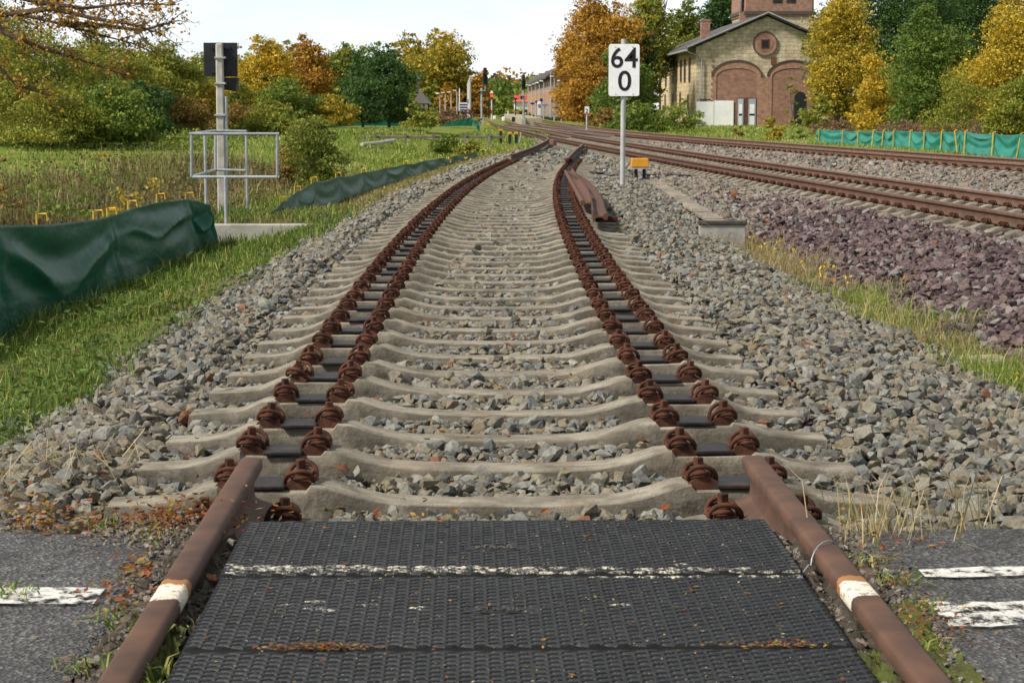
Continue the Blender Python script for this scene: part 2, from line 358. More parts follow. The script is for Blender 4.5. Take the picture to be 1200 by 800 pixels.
def zg(X, Y):
    X = np.asarray(X, float); Y = np.asarray(Y, float)+0*X
    P = profile(Y); z = P[0][1].copy() if hasattr(P[0][1], 'copy') else P[0][1]
    for (xa, za), (xb, zb) in zip(P[:-1], P[1:]):
        t = np.clip((X-xa)/np.maximum(xb-xa, .02), 0, 1)
        z = np.where(X >= xa, za+(zb-za)*t, z)
    s = X-xc(Y)
    # filled ground behind the concrete kerb wall that carries the sign
    k = sstep(25.25, 25.3, Y)*(1-sstep(28, 30.5, Y))*sstep(-4.3, -4.0, s)*(1-sstep(-2.15, -1.95, s))
    z = z*(1-k)+np.maximum(z, -.34)*k
    # the level crossing: the ground comes up to the road beside the rails
    k = (1-sstep(4.95, 5.7, Y))*sstep(.80, .84, np.abs(s))*(1-sstep(6, 9, np.abs(s)))
    z = z*(1-k)+(.085)*k
    k = (1-sstep(5.0, 5.05, Y))*(1-sstep(.80, .84, np.abs(s)))
    return z*(1-k)+.0*k
def hn(X, Y, a=1.0):            # cheap lumpy noise
    return a*(np.sin(X*1.7+np.sin(Y*.9)*1.3)*np.cos(Y*1.3+np.sin(X*.7)*1.7)*.5+.3*np.sin(X*4.1+1.1*np.sin(Y*3.3))*np.cos(Y*3.7-X*1.2))

def make_ground():
    ys = [-14]; d = .5
    while ys[-1] < 900:
        y = ys[-1]; d = .12 if 4 < y < 6 else (.22 if y < 36 else .22+(y-36)*.02)
        if y < 3: d = .6
        ys.append(y+d)
    xs = np.concatenate([-np.geomspace(500, 14, 26), np.arange(-13.8, 15, .14), np.geomspace(15.1, 500, 26)])
    ys = np.array(ys); X, Y = np.meshgrid(xs, ys); 
    Xw = X+xc(np.minimum(Y, 60))-.1
    Z = zg(Xw, Y); s = Xw-xc(Y)
    off = sstep(2.3, 4, np.abs(s))
    Z -= .065*(np.abs(s) < 1.4)*(Yg := (Y < 47))*(Y > 5.05)
    gr = (s < -2.2) | (Xw > x3(Y)+2.2)
    Z += hn(Xw, Y, .03)*gr*off + np.where(gr, hn(Xw*.12, Y*.12, .12), 0)*sstep(9, 20, np.abs(s))
    V = np.stack([Xw, Y, Z], -1).reshape(-1, 3)
    ny, nx = X.shape; i = np.arange(ny*nx).reshape(ny, nx)
    Fc = np.stack([i[:-1, :-1], i[:-1, 1:], i[1:, 1:], i[1:, :-1]], -1).reshape(-1, 4)
    o = fast('ground', V, Fc, 'ground'); props(o, kind='structure')
    P = profile(Y)
    red = sstep(-2.45, -2.15, s)*(1-sstep(1.9, 2.4, Xw-x3(Y)))
    xv = P[11][0]; green = np.exp(-((Xw-xv)/.35)**2)*(Y < 30) + .85*np.exp(-((s+6.6)/1.2)**2)*(1-sstep(45, 60, Y))+.5*(s < -2.2)*(s > -5)*(Y < 27)
    blue = (Xw > xv+.2)*(Xw < P[12][0]+.6)*(1-sstep(26, 38, Y))
    a = o.data.attributes.new('zone', 'FLOAT_COLOR', 'POINT')
    cz = np.stack([red, np.clip(green, 0, 1), blue.astype(float), np.ones_like(red)], -1).astype(np.float32)
    a.data.foreach_set('color', cz.ravel())
    for p in o.data.polygons: pass
    o.data.shade_smooth()
make_ground()

# ------------------------------------------------------------------ ballast
def stone_protos(n, seed):
    rs = np.random.default_rng(seed); out = []
    for _ in range(n):
        p = rs.normal(size=(15, 3)); p /= np.linalg.norm(p, axis=1)[:, None]; p *= rs.uniform(.75, 1.05, (15, 1))
        p *= np.array([1, rs.uniform(.65, .95), rs.uniform(.5, .75)])
        bm = bmesh.new(); [bm.verts.new(q) for q in p]
        bmesh.ops.convex_hull(bm, input=bm.verts); bmesh.ops.triangulate(bm, faces=bm.faces)
        bm.verts.ensure_lookup_table(); bm.verts.index_update()
        used = {v for f in bm.faces for v in f.verts}; idx = {v: i for i, v in enumerate(used)}
        out.append((np.array([v.co[:] for v in used]), np.array([[idx[v] for v in f.verts] for f in bm.faces]))); bm.free()
    return out
PROTO = stone_protos(20, 3)
def rotmats(n, tilt=3.2):
    q = RNG.normal(size=(n, 4)); q /= np.linalg.norm(q, axis=1)[:, None]; w, x, y, z = q.T
    return np.stack([1-2*(y*y+z*z), 2*(x*y-z*w), 2*(x*z+y*w), 2*(x*y+z*w), 1-2*(x*x+z*z), 2*(y*z-x*w), 2*(x*z-y*w), 2*(y*z+x*w), 1-2*(x*x+y*y)], -1).reshape(n, 3, 3)
def stones(name, P, size, mat, tint):
    n = len(P); Rm = rotmats(n); pick = RNG.integers(0, len(PROTO), n); Vs = []; Fs = []; Ts = []; k = 0
    for j, (pv, pf) in enumerate(PROTO):
        w = np.where(pick == j)[0]
        v = np.einsum('nij,vj->nvi', Rm[w], pv)*size[w, None, None]; v[..., 2] *= .8
        v += P[w, None, :]
        Vs.append(v.reshape(-1, 3)); Fs.append((pf[None]+np.arange(len(w))[:, None, None]*len(pv)+k).reshape(-1, 3)); Ts.append(np.repeat(tint[w], len(pv))); k += len(w)*len(pv)
    return fast(name, np.concatenate(Vs), np.concatenate(Fs), mat, np.concatenate(Ts))
def scatter(x0, x1, y0, y1, dens, yexp=1.0):
    """random ground points, thinning with distance: density dens at y0, falling as y0/y"""
    n = int(dens*(x1-x0)*(y1-y0)); X = RNG.uniform(x0, x1, n); Y = RNG.uniform(y0, y1, n)
    return X, Y
def sleeper_dist(X, Y):
    s = X-xc(Y); sl = np.clip(Y-Y0, 0, 57)/RC; Yf = Y+s*sl
    t = Yf+np.clip(Yf-Y0, 0, None)**3/(6*RC*RC)
    return s, np.abs((t-T0+SP/2) % SP-SP/2)
def bands(xlo, xhi, segs):
    XX = []; YY = []; SS = []
    for y0, y1, d, sz in segs:
        X, Y = scatter(xlo, xhi, y0, y1, d); XX.append(X); YY.append(Y); SS.append(np.clip(RNG.lognormal(math.log(sz*1.06), .36, len(X)), sz*.45, sz*2.1))
    return np.concatenate(XX), np.concatenate(YY), np.concatenate(SS)
# near siding
X, Y, sz = bands(-3.0, 6.5, [(4.9, 9, 760, .0265), (9, 16, 620, .027), (16, 26, 420, .030), (26, 40, 230, .036), (40, 62, 100, .048)])
s, d = sleeper_dist(X, Y); P = profile(Y); xv = P[11][0]
edge = -2.08+.13*np.sin(Y*2.1)+.12*np.sin(Y*5.3+1)
ok = (s > edge+RNG.normal(0, .1, len(s))) & (X < np.where(Y < 24, xv-.12+RNG.normal(0, .13, len(s)), np.minimum(xv+.6, xm(Y)-1.3)))
ok &= ~((np.abs(s) < 1.285) & (d < .125) & (Y < 47)) & ~((Y < 5.02) & (np.abs(s) < .9)) & ~((Y < 5.0+.12*np.sin(X*3)) & (np.abs(s) > .8))
ok &= ~((Y > 46) & (np.abs(s) < 1.1) & (RNG.uniform(size=len(s)) < .55))
X, Y, sz, s, d = X[ok], Y[ok], sz[ok], s[ok], d[ok]
# more stones crammed into the cribs between the sleepers
for y0, y1, dn, q in ((5.2, 14, 1150, .025), (14, 27, 700, .027), (27, 46, 260, .031)):
    x_, y_ = scatter(-1.35, 6, y0, y1, dn); s_, d_ = sleeper_dist(x_, y_); k = (np.abs(s_) < 1.34) & (d_ > .128)
    X = np.concatenate([X, x_[k]]); Y = np.concatenate([Y, y_[k]]); s = np.concatenate([s, s_[k]]); d = np.concatenate([d, d_[k]]); sz = np.concatenate([sz, np.clip(RNG.lognormal(math.log(q), .3, k.sum()), q*.5, q*1.7)])
zz = zg(X, Y); incrib = (np.abs(s) < 1.42) & (Y < 47)
zz = np.where(incrib, zz-.05*RNG.uniform(size=len(zz))+np.where(np.abs(np.abs(s)-.75) < .2, -.02, 0)+np.where(np.abs(s) < .5, .004, 0)+np.where(np.abs(s) > .95, -.012, 0)-.018*sstep(9, 18, Y), zz)
zz += sz*RNG.uniform(.0, .75, len(zz))
# a few stones left lying on the sleepers
n = 420; x_ = RNG.uniform(-1.4, 5, n*14); y_ = 5.3+RNG.uniform(size=n*14)**1.4*30; s_, d_ = sleeper_dist(x_, y_); k = (d_ < .06) & ((np.abs(s_) < .42) | ((np.abs(s_) > 1.05) & (np.abs(s_) < 1.24))) & (RNG.uniform(size=len(x_)) < .16)
q = np.clip(RNG.lognormal(math.log(.013), .4, k.sum()), .006, .03)
X = np.concatenate([X, x_[k]]); Y = np.concatenate([Y, y_[k]]); sz = np.concatenate([sz, q]); zz = np.concatenate([zz, zt(y_[k])+np.where(np.abs(s_[k]) < .5, -.055, -.048)+q*.5])
tint = np.clip(RNG.beta(1.6, 1.5, len(X))*.97+hn(X, Y, .06), 0, .97); tint[RNG.uniform(size=len(X)) < .005] = 1
props(stones('grey_ballast', np.stack([X, Y, zz], -1), sz, 'stone_grey', tint), 'grey broken ballast stones packed round the rail-less siding sleepers', 'ballast', kind='stuff')
# purple ballast bank
X, Y, sz = bands(2.4, 7.5, [(8.5, 16, 420, .034), (16, 24, 330, .035), (24, 34, 170, .04)])
P = profile(Y); xv = P[11][0]; hi = P[12][0]
ok = (X > xv+.22+RNG.normal(0, .1, len(X))) & (X < hi+.38) & (RNG.uniform(size=len(X)) < 1-sstep(25, 33, Y))
X, Y, sz = X[ok], Y[ok], sz[ok]
tint = np.clip(RNG.beta(2, 2.2, len(X))*.85, 0, .85); r = RNG.uniform(size=len(X)); tint[r < .085] = .92; tint[r < .008] = 1
props(stones('purple_ballast', np.stack([X, Y, zg(X, Y)+sz*RNG.uniform(0, .8, len(X))], -1), sz, 'stone_purple', tint), 'purple broken ballast stones heaped on the bank below the main line', 'ballast', kind='stuff')
# brown ballast of and between the running lines
X, Y, sz = bands(0, 15, [(16, 30, 230, .034), (30, 45, 150, .042), (45, 75, 60, .06)])
P = profile(Y); hi = P[12][0]; xv = P[11][0]
dm = np.abs((Y-T0+SP/2) % SP-SP/2)
okm = np.abs(X-xm(Y)) < 1.28; ok3 = np.abs(X-x3(Y)) < 1.28
inz = (X > np.where(Y < 26, hi+.1, xv+.15)) & (X < x3(Y)+2.2+RNG.normal(0, .15, len(X)))
ok = inz & ~((okm | ok3) & (dm < .14))
X, Y, sz, okm, ok3 = X[ok], Y[ok], sz[ok], okm[ok], ok3[ok]
zz = zg(X, Y)-np.where(okm | ok3, .03, 0)+sz*RNG.uniform(0, .7, len(X))
props(stones('brown_ballast', np.stack([X, Y, zz], -1), sz, 'stone_tan', np.clip(RNG.beta(1.8, 1.8, len(X)), 0, 1)), 'brown mixed ballast stones in and between the two running lines', 'ballast', kind='stuff')

# ------------------------------------------------------------------ sleepers and fastenings
def sleeper_mesh(seed):
    rs = random.Random(seed)
    st = [(-1.262, -.10), (-1.255, -.058), (-1.1, -.050), (-1.03, -.038), (-.955, -.006), (-.9, .004), (-.885, -.012), (-.62, -.012), (-.605, .006), (-.55, .000), (-.47, -.026), (-.38, -.047), (-.30, -.055), (-.15, -.059), (0, -.060)]
    st = st+[(-x, z) for x, z in st[-2::-1]]
    vs = []; fs = []
    for x, z in st:
        j = lambda a: rs.uniform(-a, a)
        vs += [(x, -.128, -.24), (x, -.098+j(.005), z-.05+j(.006)), (x, -.084+j(.005), z-.007+j(.004)), (x, -.074+j(.007), z+j(.003)), (x, .070, z+j(.002)), (x, .084, z-.009), (x, .098, z-.05), (x, .128, -.24)]
    for i in range(len(st)-1):
        for k in range(7): fs.append((i*8+k, (i+1)*8+k, (i+1)*8+k+1, i*8+k+1))
    fs.append(tuple(range(8))[::-1]); n = (len(st)-1)*8; fs.append(tuple(n+k for k in range(8)))
    m_ = MB().add(vs, fs); m_.T = [1, 1, .7, .05, .1, .5, 1, 1]*len(st); return m_  # tint darkens the side vertices: grime and painted shade
def clip_parts(parent, x, flip):
    """angled guide plate with a looped spring clip; the screw is a sub-part. x of the clip centre, flip = +1 when the rail lies at +x"""
    b = MB(); f = flip
    b.poly_y([(-.046*f, -.03), (.045*f, -.02), (.05*f, .004), (.018*f, .024), (-.026*f, .018), (-.05*f, .0)], -.055, .055)
    for sgn in (-1, 1):
        pts = []
        for k in range(13):
            a = math.pi*k/12
            pts.append((-.047*math.cos(a)*f, sgn*(.030+.030*math.sin(a)), .010+.046*math.sin(a)**.8+.004*math.cos(a)))
        b.tube(pts, .0075, 8)
        pts2 = []
        for k in range(9):
            a = math.pi*k/8
            pts2.append((-.010*f-.031*math.cos(a)*f, sgn*(.019+.046*math.sin(a)), .022+.014*math.sin(a)))
        b.tube(pts2, .0075, 8)
    b.tube([(-.043*f, -.03, .017), (-.048*f, 0, .02), (-.043*f, .03, .017)], .0075, 8)
    c = b.build('rail_clip', 'rust', parent, smooth=50); c.location.x = x
    q = MB().tube([(-.003*f, 0, .012), (-.003*f, 0, .042)], .022, 12).tube([(-.003*f, 0, .04), (-.003*f, 0, .05)], .018, 12)
    q.box((-.003*f, 0, .064), (.025, .025, .033), rz=.3)
    q.build('screw', 'rust', c, bevel=.0025)
    return c
SLP_G = 'sleepers of the siding that has lost its rails'
def make_sleeper(mat, label, group, plates=True, screws=True):
    root = empty('railway_sleeper', (0, 0, 0), label, 'sleeper', group)
    sleeper_mesh(5).build('concrete_beam', mat, root, smooth=35)
    for sx in (-1, 1):
        if plates:
            MB().box((sx*.753, 0, .001), (.135, .165, .013)).build('rail_pad', 'plate_black', root, bevel=.003)
        clip_parts(root, sx*.753-.112, 1); clip_parts(root, sx*.753+.112, -1)
    return root
proto = make_sleeper('sleeper_concrete', 'worn concrete sleeper with rusty clips and no rail on it, in the near siding', SLP_G)
def place(o, x, y, z, slope):
    o.location = (x, y, z); o.rotation_euler = (random.uniform(-.008, .008), random.uniform(-.004, .004), -math.atan(slope)+random.uniform(-.008, .008))
k = 0
MESHES = [sleeper_mesh(q).build('tmp', 'sleeper_concrete', None, smooth=35) for q in range(3)]
SHARED = [o.data for o in MESHES]
for o in MESHES: bpy.data.objects.remove(o)
for i in range(-1, 68):
    t = T0+SP*i; y = t-max(t-Y0, 0)**3/(6*RC*RC)
    o = proto if i == -1 else copy_tree(proto)
    if i == 0: SECOND = o
    for ch in o.children:
        if ch.name.startswith('concrete_beam'): ch.data = SHARED[i % 3]
        if ch.name.startswith('rail_clip'): ch.rotation_euler = (random.gauss(0, .05), random.gauss(0, .04), random.gauss(0, .10)); ch.location.y = random.gauss(0, .006); ch.children[0].rotation_euler.z = random.uniform(0, .25)
        if ch.name.startswith('rail_pad'): ch.rotation_euler.z = random.gauss(0, .02); ch.location.y = random.gauss(0, .008)
    place(o, float(xc(y)), y, float(zt(y)), xc1(y))
for o, lb in ((proto, 'concrete sleeper under both cut rail ends, half hidden by the rubber crossing mat'), (SECOND, 'first wholly open sleeper, just beyond the two cut rail ends')):
    o['label'] = lb; del o['group']
proto_m = make_sleeper('sleeper_concrete', 'pale concrete sleeper carrying the nearer of the two railed running lines', 'sleepers under the nearer railed line', plates=False)
for c in list(proto_m.children):
    for g in list(c.children): bpy.data.objects.remove(g)
ym = [T0+SP*i for i in range(17, 130)]
def slope(f, y): return float((f(y+.5)-f(y-.5)))
proto_3 = copy_tree(proto_m); proto_3['label'] = 'pale concrete sleeper carrying the farther railed line by the grass'; proto_3['group'] = 'sleepers under the farther railed line'
for i, y in enumerate(ym):
    o = proto_m if i == 0 else copy_tree(proto_m); place(o, float(xm(y)), y, ZM, slope(xm, y))
y3 = [T0+SP*i for i in range(46, 136)]
for i, y in enumerate(y3):
    o = proto_3 if i == 0 else copy_tree(proto_3); place(o, float(x3(y)), y, ZM, slope(x3, y))

# ------------------------------------------------------------------ rails
def railprof(hd=.0335, H=.150):
    h = H
    return [(-.0625, 0), (.0625, 0), (.0625, .010), (.030, .020), (.012, .030), (.008, .045), (.008, h-.055), (.014, h-.046), (hd-.001, h-.036), (hd, h-.030), (hd, h-.011), (hd-.004, h-.004), (hd-.012, h-.0005), (0, h),
            (-hd+.012, h-.0005), (-hd+.004, h-.004), (-hd, h-.011), (-hd, h-.030), (-hd+.001, h-.036), (-.014, h-.046), (-.008, h-.055), (-.008, .045), (-.012, .030), (-.030, .020), (-.0625, .010)]
PR = railprof()
def rail(name, path, mat, label, group=None, smooth=40, roll=0):
    o = MB().sweep(PR, path, roll).build(name, mat, None, smooth=smooth)
    return props(o, label, 'rail', group)
for sx, lab in ((-1, 'brown rail stub left of the rubber crossing mat, white paint band on it'), (1, 'brown rail stub right of the rubber crossing mat, wire tied round it')):
    rail('cut_rail', [(.1+sx*.753, y, .008) for y in np.arange(-3, 5.72, .29)], 'rail_painted', lab)
def headstrip(parent, path, mat, w=.048):
    p = [(-w/2, .1490), (w/2, .1490), (w/2, .1515), (-w/2, .1515)]
    return MB().sweep(p, path).build('running_surface', mat, parent)
def run(f, off, y0, y1, st=1.0):
    out = []
    for y in np.arange(y0, y1+.01, st):
        sl = slope(f, y); q = math.hypot(1, sl); out.append((float(f(y))+off/q, y-off*sl/q, ZM+.005))
    return out
for f, nm in ((xm, 'nearer'), (x3, 'farther')):
    for off, w in ((-.753, 'near rail'), (.753, 'far rail')):
        pth = run(f, off, 8, 230, 1.5)
        o = rail('running_rail', pth, 'rail_side', '%s of the %s railed line, brown sides and polished top' % (w, nm))
        headstrip(o, pth, 'rail_worn' if w == 'far rail' or nm == 'farther' else 'rail_purple')
# the siding's last rails, beyond the stripped part
lf = [(1.07-.02, 47.6), (1.95, 58), (2.62, 66.5), (3.06, 73.5), (3.06, 79), (2.93, 85), (2.72, 92), (2.52, 100)]
def spl(p, n=40):
    y = np.array([q[1] for q in p]); x = np.array([q[0] for q in p]); yy = np.linspace(y[0], y[-1], n)
    xx = np.interp(yy, y, x); k = np.ones(5)/5; xs = np.convolve(np.pad(xx, 2, mode='edge'), k, 'valid'); xs[0] = xx[0]; xs[-1] = xx[-1]
    return [(a, b_, float(zt(b_))+.003-0.0) for a, b_ in zip(xs, yy)]
o = rail('switch_rail', spl(lf), 'rail_brown', 'left rail of the far siding end, curling into the main line at the switch'); headstrip(o, spl(lf), 'rail_purple')
rt = [(2.15, 43), (2.36, 45.5), (2.98, 54), (3.66, 61.8)]
o = rail('switch_rail', spl(rt, 16), 'rail_brown', 'short right rail of the far siding end, ending against the main line'); headstrip(o, spl(rt, 16), 'rail_purple')
p = at(648, 167, 66); MB().box((p.x, 66, p.z), (.15, .5, .2), rz=.2).build('rail_block', 'rail_side', None, bevel=.02)
props(bpy.data.objects['rail_block'], 'rusty block beside the curled switch rail in the distance', 'rail block')
# crossover between the two running lines, far off
for a, c_, lab in ((.753, -.753, 'crossover rail nearest the main line in the far switch'), (-.753+.3, -2.1, 'crossover rail beside it, slanting to the main line at the far switch')):
    p = [(float(xm(y))+(a+(float(x3(y)-xm(y))+c_-a)*(1-(y-95)/35)), y, ZM+.006) for y in np.arange(95, 131, 3)]
    rail('crossover_rail', p, 'rail_purple', lab)
# loose rails, lying on their sides on the sleeper ends
def lay(p, z): return [(x, y, z(y)) for x, y in p]
A = [(1.46+.42*((y-22.6)/12.4)**1.0+.0, y) for y in np.linspace(22.6, 35, 10)]
Bp = [(float(np.interp(y, [19.9, 22.5, 25.9, 29.4, 33.5], [1.42, 1.58, 1.73, 1.83, 1.87]))-.15, y) for y in np.linspace(19.7, 33.5, 14)]
rail('loose_rail', [(x, y, .085+float(zt(y))) for x, y in A], 'rail_brown', 'loose rail lying on its side, the one touching the right row of clips', roll=R(90))
rail('loose_rail', [(x, y, .085+float(zt(y))) for x, y in Bp], 'rail_brown', 'loose curved rail lying on its side, outermost and reaching nearest the camera', roll=R(-90))
o = MB().box((1.47, 20.6, .0), (.24, .06, .06), rz=-.15).build('iron_bar', 'rust', None, bevel=.008); props(o, 'short rusty iron bar jutting out from under the loose curved rail', 'iron bar')

# ------------------------------------------------------------------ rubber crossing panels
def panel(y0, y1, w, label, paint, text_y):
    root = empty('rubber_mat', (.1-.003, (y0+y1)/2, 0), label, 'crossing mat')
    top = .136; H = .12; g = .003
    MB().box((0, 0, top-H/2), (w, y1-y0-2*g, H)).build('rubber_slab', 'rubber_groove_shade', root, bevel=.006)
    px, py = .057, .029; V = []; Fq = []; T = []; k = 0
    hw = w/2-.008; hy = (y1-y0)/2-.012
    rows = int(2*hy/(py/2))
    base = [(1, 0), (.48, .68), (0, 1), (-.48, .68), (-1, 0), (-.48, -.68), (0, -1), (.48, -.68)]
    for r in range(rows):
        y = -hy+r*py/2+py/4; Yw = y+(y0+y1)/2
        for c in range(int(2*hw/px)+2):
            x = -hw+(c+(.5 if r % 2 else 0))*px
            if x > hw+.02: continue
            if text_y is not None and abs(Yw-text_y) < .028 and abs(x+.035) < .082: continue
            t = 0.0
            for (pa, pb, pr) in paint:
                if pa(x) < Yw < pb(x) and random.random() < pr(x): t = random.uniform(.8, 1)
            hh = .0042*random.uniform(.85, 1.1)
            xl = w/2-.007; V += [(max(-xl, min(xl, x+a*px*.485)), y+b_*py*.40, top-.0005) for a, b_ in base]+[(max(-xl, min(xl, x+a*px*.36)), y+b_*py*.25, top+hh) for a, b_ in base[::2]]
            T += [t*.55]*8+[t]*4
            q = k
            for e in range(4):
                a0, a1, a2 = q+2*e, q+2*e+1, q+(2*e+2) % 8; t0, t1 = q+8+e, q+8+(e+1) % 4
                Fq += [(a0, a1, t0, t0), (a1, a2, t1, t0)]
            Fq.append((q+8, q+9, q+10, q+11)); k += 12
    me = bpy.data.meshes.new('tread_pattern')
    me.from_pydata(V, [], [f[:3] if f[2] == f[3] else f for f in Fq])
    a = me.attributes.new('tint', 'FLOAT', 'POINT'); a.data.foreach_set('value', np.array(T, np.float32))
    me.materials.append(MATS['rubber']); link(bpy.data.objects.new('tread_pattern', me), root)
    if text_y is not None:
        ty = text_y-(y0+y1)/2
        MB().box((-.035, ty, top+.001), (.15, .045, .004)).build('name_plate', 'rubber', root, bevel=.0015)
        cu = bpy.data.curves.new('t', 'FONT'); cu.body = 'STRAIL'; cu.size = .036; cu.align_x = 'CENTER'; cu.align_y = 'CENTER'; cu.extrude = .0012; cu.resolution_u = 3
        ob = bpy.data.objects.new('t', cu); COL.objects.link(ob); bpy.context.view_layer.update()
        me = bpy.data.meshes.new_from_object(ob.evaluated_get(bpy.context.evaluated_depsgraph_get())); bpy.data.objects.remove(ob)
        me.materials.clear(); me.materials.append(MATS['concrete_dark'])
        tx = link(bpy.data.objects.new('moulded_lettering', me), root); tx.location = (-.035, ty, top+.0043); tx.scale = (.9, 1, 1)
    return root
ln = lambda b0, sl: (lambda x: b0+sl*x)
panel(4.31, 4.91, 1.345, 'black rubber crossing mat farthest from the camera, by the open sleepers', [(ln(4.33, -.05), ln(4.385, -.05), lambda x: .95 if x < .1 else .7), (ln(4.31, 0), ln(4.42, 0), lambda x: .06)], 4.58)
panel(3.71, 4.31, 1.335, 'black rubber crossing mat in the middle, dull paint specks across it', [(ln(3.97, 0), ln(4.08, 0), lambda x: .05), (ln(4.27, 0), ln(4.315, 0), lambda x: 0 if x < .15 else .7)], 4.0)
panel(3.11, 3.71, 1.335, 'black rubber crossing mat nearest the camera, cut by the picture edge', [], None)
o = MB().box((.16, 4.945, .093), (.80, .045, .05)).build('edge_strip', 'white_paint', None, bevel=.004); props(o, 'narrow pale strip along the far edge of the rubber crossing mats', 'edge strip')

# road on either side
def road(side):
    xs = np.concatenate([np.linspace(.84, 2.6, 45), np.linspace(2.75, 9, 12)]); V = []; Fq = []
    ys = np.concatenate([np.linspace(-6, 3, 8), np.linspace(3.2, 4.92, 22)])
    for i, y in enumerate(ys):
        for j, x in enumerate(xs):
            e = (y-4.92 >= -1e-6); X_ = .1+side*x
            jy = 0.0
            if e: jy = .10*math.sin(x*5.1+side)+.05*math.sin(x*17+2)+random.uniform(-.03, .03)-(.22 if side > 0 else 0.0)*(1 if x > 1.0 else 1)
            jx = random.uniform(-.02, .03)*side if j == 0 else 0
            V.append((X_+jx, y+jy, .118+.006*math.sin(x*3)*math.cos(y*2)+(0 if not e else -.02)-(0.012 if j == 0 else 0)))
    nx = len(xs)
    for i in range(len(ys)-1):
        for j in range(nx-1): Fq.append((i*nx+j, i*nx+j+1, (i+1)*nx+j+1, (i+1)*nx+j))
    # thickness: a skirt down into the ground
    k = len(V); edge = [(len(ys)-1)*nx+j for j in range(nx)]; V += [(V[q][0], V[q][1]+.05, -.02) for q in edge]
    Fq += [(edge[j], edge[j+1], k+j+1, k+j) for j in range(nx-1)]
    o = MB().add(V, Fq).build('road', 'asphalt', None, smooth=60); props(o, kind='structure')
road(-1); road(1)
def line(name, x0, x1, y, w, lab):
    V = []; Fq = []; n = 30
    for i in range(n+1):
        x = x0+(x1-x0)*i/n
        V += [(x, y-w/2+random.uniform(-.012, .012), .126+.006*math.sin((abs(x-.1))*3)*math.cos(y*2)), (x, y+w/2+random.uniform(-.012, .012), .126+.006*math.sin(abs(x-.1)*3)*math.cos(y*2))]
    for i in range(n): Fq.append((2*i, 2*i+2, 2*i+3, 2*i+1))
    props(MB().add(V, Fq).build(name, 'worn_line', None), kind='structure')
line('road_marking', -3.2, -.82, 4.19, .14, 0)
line('road_marking', 1.0, 3.4, 4.0, .20, 0); line('road_marking', 1.05, 3.4, 4.36, .09, 0)

